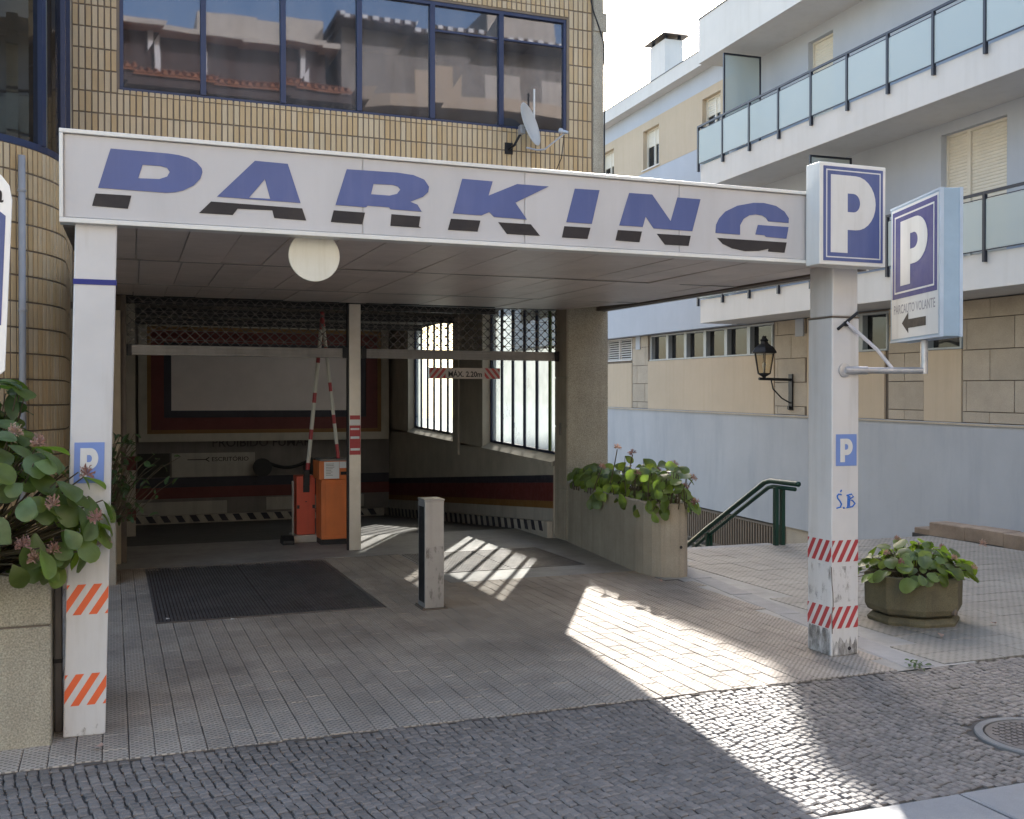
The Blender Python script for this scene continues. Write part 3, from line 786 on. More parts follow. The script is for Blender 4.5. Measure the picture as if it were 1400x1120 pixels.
# ---- curved bay at the far left
BAYC = (-1.98, 12.6); BR = 1.5
def bay(u):
    """u: metres along the bay's foot, from the facade corner; returns position and outward normal"""
    if u < 1.2: return (BAYC[0] + BR, 13.8 - u), (1, 0)
    q = (u - 1.2) / BR
    if q < math.pi / 2: return (BAYC[0] + BR * math.cos(q), BAYC[1] - BR * math.sin(q)), (math.cos(q), -math.sin(q))
    e = u - 1.2 - BR * math.pi / 2
    return (BAYC[0] - e, BAYC[1] - BR), (0, -1)
UQ = [0, .6, 1.2] + [1.2 + BR * math.pi / 2 * k / 14 for k in range(1, 15)] + [6.5, 9.5]
def bay_poly(inset=0.0, back=16.0):
    pts = []
    for u in UQ:
        (x, y), (nx_, ny_) = bay(u); pts.append((x - nx_ * inset, y - ny_ * inset))
    return pts + [(pts[-1][0], back), (-.60, back), (-.60, 13.8)] if inset == 0 else pts
bb = MB()
foot = [p for p in bay_poly()]
foot = [bay(u)[0] for u in UQ] + [(bay(UQ[-1])[0][0], 16.0), (-.551, 16.0), (-.551, 13.8)]
bb.prism(foot, -.05, 4.56, I3); bb.prism(foot, 8.3, 11, I3)
ins = [(bay(u)[0][0] - bay(u)[1][0] * .8, bay(u)[0][1] - bay(u)[1][1] * .8) for u in UQ]
bb.prism(ins + [(ins[-1][0], 16.0), (-1.3, 16)], 4.561, 8.299, I3); bb.box(-1.275, -.552, 13.84, 14.0, 4.561, 8.299)
build('bay_wall', bb, GROUT, pb)
tr = []
for i in range(126):
    u = (i + .5) * TW
    (x, y), (nx_, ny_) = bay(u)
    rz = math.atan2(nx_, -ny_)
    for j in range(-5, 17):
        z0 = 4.30 - j * TH; z1 = z0 + TH
        if j < 0:
            continue
        if z0 < -.02: continue
        if z1 > 4.56: z1 = 4.56
        tr.append((random.randrange(3), Matrix.Translation((x + nx_ * .0005, y + ny_ * .0005, (z0 + z1) / 2)) @ Matrix.Rotation(rz + random.gauss(0, .006), 4, 'Z') @ Matrix.Rotation(random.gauss(0, .004), 4, 'X') @ Matrix.Diagonal((1, 1, (z1 - z0) / TH, 1))))
pieces('facade_tile', tm, TILE, FT + tr, pb, 300, 'facade_tiles')
bwf = MB()
us = [0.03, 1.3, 1.95, 2.75, 3.6, 5.0, 6.5, 8.0]
for a, b in zip(UQ[:-1], UQ[1:]):
    for zz, d in ((4.561, .07), (8.22, .07)):
        (xa, ya), na = bay(a); (xb, yb), nb = bay(b)
        bwf.hexa([(xa + na[0] * .01, ya + na[1] * .01, zz), (xb + nb[0] * .01, yb + nb[1] * .01, zz), (xb - nb[0] * .07, yb - nb[1] * .07, zz), (xa - na[0] * .07, ya - na[1] * .07, zz)],
                 [(xa + na[0] * .01, ya + na[1] * .01, zz + d), (xb + nb[0] * .01, yb + nb[1] * .01, zz + d), (xb - nb[0] * .07, yb - nb[1] * .07, zz + d), (xa - na[0] * .07, ya - na[1] * .07, zz + d)])
(xa, ya), na = bay(UQ[-1]); bwf.box(xa, xa + .07, ya - .01, ya + .07, 4.56, 8.291)
bwn = build('window', bwf, NAVYFR, pb)
for u in us:
    (x, y), (a, b) = bay(u); t_ = Vector((-b, a))
    m_ = MB(); q = lambda s, d: (x + t_.x * s + a * d, y + t_.y * s + b * d)
    m_.hexa([(*q(-.035, .02), 4.632), (*q(.035, .02), 4.632), (*q(.035, -.08), 4.632), (*q(-.035, -.08), 4.632)], [(*q(-.035, .02), 8.219), (*q(.035, .02), 8.219), (*q(.035, -.08), 8.219), (*q(-.035, -.08), 8.219)])
    build('mullion', m_, NAVYFR, bwn)
for ua, ub in zip(us[:-1], us[1:]):
    g = MB(); n = 5 if ub < 4 else 1
    for k in range(n):
        (xa, ya), na = bay(ua + .03 + (ub - ua - .06) * k / n); (xb, yb), nb = bay(ua + .03 + (ub - ua - .06) * (k + 1) / n)
        g.add([(xa - na[0] * .03, ya - na[1] * .03, 4.63), (xb - nb[0] * .03, yb - nb[1] * .03, 4.63), (xb - nb[0] * .03, yb - nb[1] * .03, 8.22), (xa - na[0] * .03, ya - na[1] * .03, 8.22)], [(0, 1, 2, 3)])
    build('pane', g, BAYGL, bwn, recalc=False)
cu = MB()
for k in range(16):
    for ua in (.30,):
        u = ua + k * .03
        (x, y), (a, b) = bay(u); d = .22 + .018 * (k % 2); (x2, y2), (a2, b2) = bay(u + .03); d2 = .22 + .018 * ((k + 1) % 2)
        cu.add([(x - a * d, y - b * d, 4.66), (x2 - a2 * d2, y2 - b2 * d2, 4.66), (x2 - a2 * d2, y2 - b2 * d2, 8.2), (x - a * d, y - b * d, 8.2)], [(0, 1, 2, 3)])
build('curtain', cu, CURTAIN, bwn, recalc=False)
dp = thing('drainpipe', 'slim grey drainpipe running down the curved tiled bay', 'drainpipe', (-.95, 11.5, 0))
(x, y), (a, b) = bay(2.32)
dpx, dpy = x + a * .06, y + b * .06
dp.location = (dpx, dpy, 0)
build('pipe', MB().tube([(dpx, dpy, 0.0), (dpx, dpy, 4.45)], .034, 12), PIPEGREY, dp, smooth=True)
for z in (1.2, 2.9, 4.1): build('bracket', MB().lathe([(.04, -.012), (.04, .012)], (dpx, dpy, z), 14), PIPEGREY, dp)

# small white lamps standing on the window board
for k, (x, w) in enumerate(((2.36, .105), (2.83, .105), (4.06, .10), (3.06, .07))):
    l = thing('dome_lamp', ('leftmost white dome lamp on the sill inside the third window pane', 'white dome lamp on the window sill, just left of the third mullion', 'white dome lamp on the window sill inside the fourth pane', 'small white dome lamp low on the window sill just right of the third mullion')[k], 'lamp', (x, YF + .20, 5.6), 'white dome lamps on the window sill')
    build('shade', MB().lathe([(w, .0), (w, .05), (w * .9, .09), (w * .6, .118), (0, .13)], (x, YF + .20, 5.87), 20), WHITE, l, smooth=True)
    build('foot', MB().lathe([(.05, 0), (.03, .02), (.02, .26), (w * .8, .27)], (x, YF + .20, 5.6), 14), WHITE, l)

# ================================================================== satellite dish, antenna rod, wall cable
sd = thing('satellite_dish', 'pale satellite dish on a wall bracket below the ribbon window', 'satellite dish', (5.24, YF, 5.5))
dc = Vector((5.36, 13.42, 5.79)); dn = Vector((.70, -.66, .26)).normalized()
q = dn.to_track_quat('Z', 'Y').to_matrix()
prof = [(0, 0)] + [(.30 * k / 8, .055 * (k / 8) ** 2) for k in range(1, 9)] + [(.307, .052), (.30, .045)] + [(.30 * k / 8, .055 * (k / 8) ** 2 - .008) for k in range(7, 0, -1)] + [(0, -.008)]
build('reflector', MB().lathe([(max(r, 1e-7), z) for r, z in prof], dc, 40, axis=q), M('dish_grey', (.52, .52, .5), rough=.5, var=.06, bump=.05), sd, smooth=True)
lnb = Vector((5.75, 13.05, 5.62))
build('feed_arm', MB().tube([dc + Vector((.0, .03, -.30)), (5.47, 13.33, 5.44), (5.55, 13.26, 5.44), lnb], .012, 8), GALV, sd)
b = MB(); la = (dc - lnb).normalized().to_track_quat('Z', 'Y').to_matrix(); b.lathe([(.02, -.06), (.024, .02), (.035, .03), (.038, .07), (.0, .07)], lnb + Vector((0, 0, .03)), 14, axis=la)
build('receiver', b, GALV, sd)
build('bracket', MB().tube([(5.22, YF - .02, 5.53), (5.24, 13.6, 5.55), (5.30, 13.52, 5.70), dc - dn * .02], .018, 8), DARKIRON, sd)
bx('wall_plate', 5.16, 5.28, YF - .03, YF - .013, 5.46, 5.62, DARKIRON, sd, .003)
bx('clamp', 5.27, 5.34, 13.44, 13.54, 5.68, 5.80, GALV, sd, .006)
rod = build('antenna_rod', MB().tube([(5.59, 13.74, 5.80), (5.592, 13.74, 6.40)], .014, 8), WHITE)
tag(rod, 'thin white rod standing beside the dish in front of the window', 'antenna')
cab = build('wall_cable', MB().tube([(6.42, YF - .03, 8.6), (6.46, YF - .03, 7.9), (6.52, YF - .05, 7.62), (6.60, YF - .055, 7.42), (6.68, YF - .06, 7.2), (6.70, YF - .045, 6.7), (6.70, YF - .04, 5.2)], .011, 6), DARKIRON)
tag(cab, 'dark cable sagging down the right corner of the tiled facade', 'cable')
cab2 = build('dish_cable', MB().tube([lnb, (5.82, 13.3, 5.35), (5.9, YF - .03, 5.2), (5.98, YF - .03, 4.9), (6.1, YF - .03, 4.5), (6.15, YF - .03, 3.8)], .006, 6), DARKIRON)
tag(cab2, 'thin cable hanging from the satellite dish down the tiles', 'cable')

# ================================================================== CANOPY with the PARKING sign
cz = lambda y: 3.05 + .0355 * (y - 6.7)
cp = thing('parking_canopy', 'white entrance canopy on two columns with big PARKING lettering', 'canopy', (2.6, 6.9, 0))
YC = 6.715
roofb = MB()
CF = [(-.27, 6.79), (5.62, 6.79), (6.60, 13.54), (6.01, 13.54), (6.01, 13.79), (-.20, 13.79)]
roofb.hexa([(x, y, cz(y) + .045) for x, y in CF], [(x, y, cz(y) + .33) for x, y in CF])
build('roof', roofb, WHITE, cp)
for (xa, ya), (xb, yb), w in (((5.62, 6.79), (6.60, 13.54), .13), ((-.27, 6.79), (-.20, 13.4), .10)):
    sg = 1 if xa > 1 else -1; ed = MB()
    ed.hexa([(xa - sg * w, ya, cz(ya) - .015), (xa, ya, cz(ya) - .015), (xb, yb, cz(yb) - .015), (xb - sg * w, yb, cz(yb) - .015)],
            [(xa - sg * w, ya, cz(ya) + .043), (xa, ya, cz(ya) + .043), (xb, yb, cz(yb) + .043), (xb - sg * w, yb, cz(yb) + .043)])
    build('edge_board', ed, SOFFDARK, cp)
lip = MB()
lip.hexa([(5.622, 6.79, cz(6.79) - .02), (5.65, 6.79, cz(6.79) - .02), (6.63, 13.54, cz(13.54) - .02), (6.602, 13.54, cz(13.54) - .02)],
         [(5.622, 6.79, cz(6.79) + .34), (5.65, 6.79, cz(6.79) + .34), (6.63, 13.54, cz(13.54) + .34), (6.602, 13.54, cz(13.54) + .34)])
build('edge_trim', lip, TRIM, cp)
# soffit: metal sheets in three rows
rows = [(6.80, 8.90), (8.915, 11.70), (11.715, 13.78)]
for ri, (ya, yb) in enumerate(rows):
    n = 18; o = (0, .09, -.05)[ri]
    for k in range(n):
        def xe(y, t):
            xl = -.17 + .07 * (y - 6.8) / 7; xr = 5.48 + .145 * (y - 6.8)
            return xl + (xr - xl) * t
        t0, t1 = max(0, (k + o) / n), min(1, (k + 1 + o) / n)
        if k == n - 1: t1 = 1
        if t1 <= t0: continue
        d = random.gauss(0, .0018); d2 = random.gauss(0, .0018); g = .0028
        def zz(x, y): return cz(y) + d + d2 * (y - ya)
        low = [(xe(ya, t0) + g, ya), (xe(ya, t1) - g, ya), (xe(yb, t1) - g, yb), (xe(yb, t0) + g, yb)]
        if ri == 2: low = [(min(x, 6.0) if y > 13.5 else x, y) for x, y in low]
        s_ = MB(); s_.hexa([(x, y, zz(x, y)) for x, y in low], [(x, y, zz(x, y) + .018) for x, y in low])
        build('soffit_panel', s_, SOFFIT, cp, .002)
jt = MB()
for y in (8.9075, 11.7075): jt.box(-.16, 5.5 + .145 * (y - 6.8), y - .012, y + .012, cz(y) - .006, cz(y) - .003)
build('joint_strip', jt, BARALU, cp)
# front sign board
sb = bx('sign_board', -.262, 5.0, 6.70, 6.788, 3.075, 3.57, FASCIA, cp)
for a, b in ((-.255, 1.52), (1.526, 2.648), (2.656, 3.86), (3.866, 4.995)):
    bx('sign_sheet', a, b, 6.692, 6.699, 3.08, 3.566, FASCIA, sb, .002)
tm_ = MB(); tm_.box(-.285, 5.012, 6.672, 6.79, 3.571, 3.596); tm_.box(-.285, 5.012, 6.672, 6.79, 3.046, 3.074); tm_.box(-.285, -.263, 6.674, 6.79, 3.0745, 3.5705); tm_.box(5.001, 5.012, 6.674, 6.79, 3.0745, 3.5705)
build('sign_trim', tm_, TRIM, sb, .004)
# outlines of the letters, metres in the plane of the board (x, z): name, blue or black, outline, hole
LET = [
  ('P', 'b', [(-0.003, 3.501), (0.325, 3.499), (0.387, 3.494), (0.441, 3.483), (0.489, 3.459), (0.519, 3.425), (0.524, 3.401), (0.511, 3.36), (0.472, 3.316), (0.409, 3.28), (0.363, 3.266), (0.309, 3.259), (0.232, 3.26), (-0.073, 3.262)], [(0.177, 3.419), (0.278, 3.419), (0.317, 3.411), (0.332, 3.388), (0.317, 3.358), (0.271, 3.34), (0.152, 3.336)]),
  ('P', 'k', [(-0.087, 3.228), (0.113, 3.229), (0.093, 3.149), (-0.107, 3.154)], None),
  ('A', 'b', [(0.839, 3.497), (1.042, 3.494), (1.122, 3.252), (0.609, 3.257)], [(0.9, 3.386), (0.932, 3.266), (0.803, 3.264)]),
  ('A', 'k', [(0.574, 3.225), (1.132, 3.219), (1.157, 3.144), (0.957, 3.147), (0.945, 3.195), (0.733, 3.191), (0.704, 3.15), (0.503, 3.15)], None),
  ('R', 'b', [(1.418, 3.49), (1.755, 3.494), (1.863, 3.486), (1.936, 3.462), (1.969, 3.417), (1.963, 3.381), (1.927, 3.347), (1.841, 3.309), (1.89, 3.293), (1.918, 3.249), (1.706, 3.251), (1.697, 3.263), (1.555, 3.264), (1.545, 3.253), (1.345, 3.255)], [(1.594, 3.408), (1.719, 3.411), (1.758, 3.403), (1.773, 3.385), (1.751, 3.355), (1.701, 3.34), (1.577, 3.34)]),
  ('R', 'k', [(1.333, 3.22), (1.538, 3.218), (1.518, 3.142), (1.314, 3.144)], None),
  ('R', 'k', [(1.713, 3.219), (1.91, 3.217), (1.899, 3.151), (1.914, 3.142), (1.706, 3.143)], None),
  ('K', 'b', [(2.201, 3.488), (2.418, 3.486), (2.388, 3.388), (2.595, 3.481), (2.832, 3.482), (2.583, 3.353), (2.668, 3.243), (2.428, 3.246), (2.395, 3.277), (2.338, 3.25), (2.134, 3.251)], None),
  ('K', 'k', [(2.121, 3.215), (2.33, 3.215), (2.309, 3.14), (2.1, 3.139)], None),
  ('K', 'k', [(2.459, 3.212), (2.697, 3.212), (2.765, 3.137), (2.521, 3.136)], None),
  ('I', 'b', [(3.029, 3.481), (3.22, 3.484), (3.16, 3.243), (2.964, 3.243)], None),
  ('I', 'k', [(2.949, 3.214), (3.15, 3.215), (3.127, 3.135), (2.931, 3.135)], None),
  ('N', 'b', [(3.454, 3.481), (3.639, 3.483), (3.792, 3.299), (3.847, 3.476), (4.04, 3.476), (3.971, 3.238), (3.652, 3.24), (3.587, 3.321), (3.563, 3.245), (3.376, 3.245)], None),
  ('N', 'k', [(3.365, 3.212), (3.557, 3.212), (3.536, 3.134), (3.346, 3.137)], None),
  ('N', 'k', [(3.678, 3.203), (3.958, 3.204), (3.94, 3.129), (3.744, 3.128)], None),
  ('G', 'b', [(4.168, 3.237), (4.174, 3.299), (4.199, 3.347), (4.252, 3.4), (4.355, 3.45), (4.495, 3.481), (4.589, 3.486), (4.696, 3.471), (4.773, 3.433), (4.812, 3.385), (4.81, 3.349), (4.628, 3.35), (4.609, 3.375), (4.573, 3.391), (4.519, 3.395), (4.46, 3.385), (4.409, 3.354), (4.379, 3.305), (4.379, 3.235)], None),
  ('G', 'b', [(4.536, 3.318), (4.81, 3.318), (4.791, 3.228), (4.609, 3.232), (4.595, 3.244), (4.515, 3.245)], None),
  ('G', 'k', [(4.184, 3.201), (4.793, 3.2), (4.774, 3.122), (4.626, 3.123), (4.631, 3.143), (4.543, 3.123), (4.426, 3.115), (4.31, 3.131), (4.229, 3.16)], None),
]
groups_ = {}
order_ = []
for nm, c, pts, hole in LET:
    k = nm
    if k not in groups_: groups_[k] = MB(); order_.append(k)
    fl = lambda u, v, w: (u, 6.692 - w, v)
    groups_[k].prism(pts, .0006, .0045, fl, [hole] if hole else [], 0 if c == 'b' else 1)
for k in order_: build('letter', groups_[k], [BLUE, BLACK], sb)
# columns
def stripes(mb, x0, x1, z0, z1, fn, n, w, slant, off, mi=1):
    """slanting bars clipped to a band; fn maps (u, z) -> world"""
    for k in range(-6, n + 6):
        a = x0 + off + k * w
        poly = [(a, z0), (a + w * .52, z0), (a + w * .52 + slant, z1), (a + slant, z1)]
        out = []
        for side in (0, 1):
            src = poly; poly = []
            for i in range(len(src)):
                p, q_ = src[i], src[(i + 1) % len(src)]
                ins_ = (lambda c: c[0] >= x0) if side == 0 else (lambda c: c[0] <= x1)
                xb = x0 if side == 0 else x1
                if ins_(p): poly.append(p)
                if ins_(p) != ins_(q_):
                    t = (xb - p[0]) / (q_[0] - p[0]); poly.append((xb, p[1] + t * (q_[1] - p[1])))
            if not poly: break
        if len(poly) >= 3:
            mb.prism(poly, 0, .0012, fn, mi=mi)
lean = lambda z: .025 * z
lc = MB()
lc.hexa([(-.277, YC, 0), (-.043, YC, 0), (-.043, YC + .22, 0), (-.277, YC + .22, 0)], [(-.277 + lean(3.06), YC, 3.06), (-.043 + lean(3.06), YC, 3.06), (-.043 + lean(3.06), YC + .22, 3.06), (-.277 + lean(3.06), YC + .22, 3.06)])
lcol = build('column', lc, WHITE_COL, cp, .008)
lcol['label'] = 'left white column with orange striped bands'
for z0, z1 in ((.725, .905), (.185, .372)):
    b = MB()
    fn = lambda u, z, w: (u + lean(z), YC - .0012 - w, z)
    b.prism([(-.2755, z0 - .012), (-.0445, z0 - .012), (-.0445, z1 + .012), (-.2755, z1 + .012)], -.001, 0, fn)
    stripes(b, -.275, -.045, z0, z1, fn, 4, .089, .115, -.055)
    build('hazard_band', b, [WHITE_COL, ORANGEV], lcol)
tp = MB(); z = 2.705
tp.box(-.281 + lean(z), -.039 + lean(z), YC - .004, YC + .224, z - .016, z + .016)
build('blue_tape', tp, DEEPBLUE, lcol)
rc = MB()
rc.box(5.235, 5.492, YC, YC + .30, 0, 2.645)
rcol = build('column', rc, WHITE_COL, cp, .01)
rcol['label'] = 'right white column with red striped bands, dented at the corner'
bx('column_sleeve', 5.243, 5.484, YC + .006, YC + .294, 2.657, 3.06, WHITE_COL, rcol, .01)
sm = MB(); sm.box(5.232, 5.495, YC - .003, YC + .303, 2.6455, 2.6565); build('seam', sm, SOFFDARK, rcol)
for z0, z1 in ((.735, .905), (.215, .385)):
    b = MB()
    fn = lambda u, z, w: (u, YC - .0012 - w, z)
    b.prism([(5.24, z0 - .006), (5.487, z0 - .006), (5.487, z1 + .006), (5.24, z1 + .006)], -.001, 0, fn)
    stripes(b, 5.24, 5.487, z0, z1, fn, 5, .077, .095, -.03)
    fn2 = lambda u, z, w: (5.235 - .0012 - w, u, z)
    b.prism([(YC + .004, z0 - .006), (YC + .296, z0 - .006), (YC + .296, z1 + .006), (YC + .004, z1 + .006)], -.001, 0, fn2)
    stripes(b, YC + .004, YC + .296, z0, z1, fn2, 5, .085, -.1, .03)
    build('hazard_band', b, [WHITE_COL, REDV], rcol)
dn_ = MB()
dn_.tube([(5.233, YC - .0005, .70), (5.238, YC - .003, .56), (5.246, YC - .003, .50), (5.250, YC - .0025, .40), (5.237, YC - .002, .33), (5.242, YC - .002, .18)], .0035, 6)
build('dent_crack', dn_, SOFFDARK, rcol)
hl = MB(); hl.lathe([(.016, 0), (.016, .002), (0, .0021)], (5.405, YC - .0015, .052), 12, axis=Matrix.Rotation(math.pi / 2, 3, 'X')); build('bolt_hole', hl, BLACK, rcol)
GRIME = grime_mat('grime', (.12, .10, .08)); SCUFF = grime_mat('scuff', (.2, .18, .16), .52, .75)
def jag(x0, x1, h, n=14): return [(x0, .002), (x1, .002)] + [(x1 - (x1 - x0) * k / n, h * random.uniform(.45, 1.0)) for k in range(n + 1)]
b = MB(); b.prism(jag(5.247, 5.48, .17), .0004, .0008, lambda u, v, w: (u, YC - w, v)); b.prism(jag(YC + .012, YC + .288, .30), .0004, .0008, lambda u, v, w: (5.235 - w, u, v)); build('grime', b, GRIME, rcol)
b = MB(); b.prism([(5.25, .42), (5.478, .42), (5.478, .70), (5.25, .70)], .0004, .0008, lambda u, v, w: (u, YC - w, v)); b.prism([(YC + .01, .42), (YC + .29, .42), (YC + .29, .71), (YC + .01, .71)], .0004, .0008, lambda u, v, w: (5.235 - w, u, v)); build('scuff_marks', b, SCUFF, rcol)
b = MB(); b.prism(jag(-.27, -.05, .07, 26), .0004, .0008, lambda u, v, w: (u + lean(v), YC - w, v)); build('grime', b, SCUFF, lcol)
gf = thing('graffiti', 'blue handwritten S.B scrawled on the right column', 'graffiti', (5.35, YC, 1.2))
g = MB(); gy = YC - .003
def stroke(pts, r=.006): g.tube([(x, gy, z) for x, z in pts], r, 5)
stroke([(5.325, 1.262), (5.30, 1.268), (5.285, 1.255), (5.29, 1.235), (5.31, 1.215), (5.325, 1.19), (5.315, 1.165), (5.28, 1.158)])
stroke([(5.315, 1.285), (5.325, 1.30)])
stroke([(5.345, 1.165), (5.35, 1.155)], .007)
stroke([(5.39, 1.26), (5.385, 1.16)]); stroke([(5.375, 1.255), (5.42, 1.265), (5.44, 1.245), (5.395, 1.22), (5.43, 1.215), (5.455, 1.19), (5.43, 1.165), (5.375, 1.16)]); stroke([(5.405, 1.25), (5.40, 1.17)])
build('scrawl', g, M('marker_blue', (.02, .14, .5), rough=.5, bump=0), gf)

# P glyph: unit square, origin lower left
def P_poly(x, z, w, h):
    a = lambda cx, cz_, rx, rz, n=14: [(x + w * (cx + rx * math.cos(t)), z + h * (cz_ + rz * math.sin(t))) for t in [-math.pi / 2 + math.pi * k / n for k in range(n + 1)]]
    outer = [(x, z), (x + w * .37, z), (x + w * .37, z + h * .30)] + a(.55, .65, .45, .35) + [(x, z + h)]
    hole = [(x + w * .37, z + h * .53)] + a(.50, .65, .15, .12) + [(x + w * .37, z + h * .77)]
    return outer, hole
def frame_line(mb, x0, x1, z0, z1, w, fn, mi=0, d0=0.0, d1=.002):
    mb.prism([(x0, z0), (x1, z0), (x1, z1), (x0, z1)], d0, d1, fn, [[(x0 + w, z0 + w), (x1 - w, z0 + w), (x1 - w, z1 - w), (x0 + w, z1 - w)]], mi)

# small P plates on the two columns
def plate(label, x0, x1, z0, z1, y, fnl):
    t = thing('parking_plate', label, 'sign', ((x0 + x1) / 2, y, z0), 'small parking plates on the columns')
    fn = lambda u, z, w: (u + fnl(z), y - w, z)
    b = MB(); b.prism([(x0, z0), (x1, z0), (x1, z1), (x0, z1)], .0015, .004, fn)
    build('board', b, SKYBLUE, t)
    o, h = P_poly(x0 + (x1 - x0) * .2, z0 + (z1 - z0) * .12, (x1 - x0) * .6, (z1 - z0) * .74)
    b = MB(); b.prism(o, .0042, .0058, fn, [h]); build('letter', b, WHITE, t)
plate('light blue P plate on the left column, half hidden by leaves', -.252, -.085, 1.508, 1.75, YC, lean)
plate('light blue P plate on the right column above the blue scrawl', 5.272, 5.468, 1.487, 1.735, YC, lambda z: 0)

# box sign over the right column
s1 = thing('parking_sign', 'square box sign with white P on faded blue above the right column', 'sign', (5.26, 6.6, 3.02))
bx('casing', 4.952, 5.565, 6.502, 6.668, 3.022, 3.79, TRIM, s1, .006)
fn = lambda u, z, w: (u, 6.502 - w, z)
b = MB(); b.prism([(4.985, 3.052), (5.535, 3.052), (5.535, 3.762), (4.985, 3.762)], .0005, .004, fn); build('face', b, BLUE, s1)
b = MB(); frame_line(b, 5.008, 5.512, 3.076, 3.738, .009, fn, 0, .0042, .0058); build('border_line', b, WHITE, s1)
o, h = P_poly(5.05, 3.115, .415, .585); b = MB(); b.prism(o, .0042, .006, fn, [h]); build('letter', b, WHITE, s1)
bx('mounting', 5.0, 5.2, 6.6685, 6.671, 3.05, 3.7, SOFFDARK, s1)

# second box sign on a pipe arm
s2_ = thing('projecting_sign', 'tall box sign with white P on deep blue on a pipe arm', 'sign', (6.0, 6.6, 2.2))
yaw2 = R(18.5)
ex = Vector((math.sin(yaw2), math.cos(yaw2), 0)); en = Vector((-math.cos(yaw2), math.sin(yaw2), 0))
org = Vector((5.765, 6.142, 0))       # nearest vertical edge of the box
LW, TH2, ZB2, ZT2 = .92, .165, 2.478, 3.585
f2 = lambda u, z, w: tuple(org + ex * u + en * w + Vector((0, 0, z)))
b = MB(); b.prism([(0, ZB2), (LW, ZB2), (LW, ZT2), (0, ZT2)], -TH2, 0, f2); build('casing', b, SIGNSIDE, s2_, .006)
b = MB()
for w0, w1 in ((-TH2 - .004, -TH2 + .02), (-.022, .004)):
    b.prism([(-.004, ZB2 - .003), (.018, ZB2 - .003), (.018, ZT2 + .003), (-.004, ZT2 + .003)], w0, w1, f2)
    b.prism([(.0181, ZT2 - .012), (LW + .003, ZT2 - .012), (LW + .003, ZT2 + .003), (.0181, ZT2 + .003)], w0, w1, f2)
    b.prism([(.0181, ZB2 - .003), (LW + .003, ZB2 - .003), (LW + .003, ZB2 + .012), (.0181, ZB2 + .012)], w0, w1, f2)
build('edge_profile', b, M('casing_edge', (.42, .5, .6), rough=.4, bump=.05), s2_)
fm = lambda u, z, w: f2(LW - u, z, w)       # u runs left to right as read from the street
b = MB(); b.prism([(.03, ZB2 + .025), (LW - .03, ZB2 + .025), (LW - .03, ZT2 - .025), (.03, ZT2 - .025)], .0005, .003, fm); build('face', b, WHITE, s2_)
b = MB(); b.prism([(.05, ZB2 + .35), (LW - .05, ZB2 + .35), (LW - .05, ZT2 - .045), (.05, ZT2 - .045)], .0032, .0045, fm); build('blue_field', b, DEEPBLUE, s2_)
b = MB(); frame_line(b, .095, LW - .095, ZB2 + .39, ZT2 - .085, .014, fm, 0, .0047, .006); build('border_line', b, WHITE, s2_)
o, h = P_poly(.21, ZB2 + .45, .50, .52); b = MB(); b.prism(o, .0047, .0062, fm, [h]); build('letter', b, WHITE, s2_)
text_mesh('lettering', 'PARCAUTO VOLANTE', .075, lambda u, v, w: fm(LW / 2 + u, ZB2 + .262 + v, w), .0036, M('faded_print', (.28, .27, .3), rough=.5, bump=0), s2_, .012, .76)
b = MB(); b.prism([(.24, ZB2 + .145), (.36, ZB2 + .225), (.36, ZB2 + .17), (.68, ZB2 + .17), (.68, ZB2 + .10), (.36, ZB2 + .10), (.36, ZB2 + .06)][::-1], .0034, .005, fm); build('arrow', b, BLACK, s2_)
am = MB()
zA = 2.235
ctr = org + ex * .46 - en * (TH2 / 2)
am.tube([(5.35, YC - .002, zA), (5.55, 6.69, zA)], .032, 14); am.tube([(5.55, 6.69, zA), (ctr.x - .02, ctr.y, zA)], .026, 14)
am.tube([(ctr.x, ctr.y, zA - .025), (ctr.x, ctr.y, ZB2 - .002)], .028, 14)
am.lathe([(.055, 0), (.055, .012), (.035, .016)], (5.35, YC, zA), 18, axis=Matrix.Rotation(math.pi / 2, 3, 'X'))
build('arm', am, GALV, s2_, smooth=False)
build('brace', MB().tube([(5.352, YC - .02, 2.61), (5.62, 6.66, 2.4), (5.74, 6.63, zA + .02)], .014, 10), M('bright_pipe', (.66, .66, .72), rough=.35, metal=.4, bump=.05), s2_)
b = MB(); b.tube([(5.28, YC - .012, 2.555), (5.47, YC - .012, 2.69)], .012, 6); b.tube([(5.36, YC - .03, 2.60), (5.36, YC - .001, 2.60)], .022, 8)
build('clamp', b, DARKIRON, s2_)

# round white disc hanging under the sign board
rd = thing('round_disc', 'blank round white disc hanging under the PARKING sign', 'sign', (1.23, 6.81, 3.05))
build('disc', MB().lathe([(0, 0), (.163, 0), (.166, .004), (.166, .014), (.163, .018), (0, .018)], (1.23, 6.82, 2.937), 56, axis=Matrix.Rotation(math.pi / 2, 3, 'X')), M('disc_paint', (.66, .64, .56), rough=.5, var=.06, bump=.05, stain=.35, stain_col=(.4, .34, .22), stretch=(14, 14, 1)), rd)
b = MB(); b.box(1.14, 1.16, 6.824, 6.83, 2.95, 3.08); b.box(1.30, 1.32, 6.824, 6.83, 2.95, 3.08); build('hanger', b, GALV, rd)

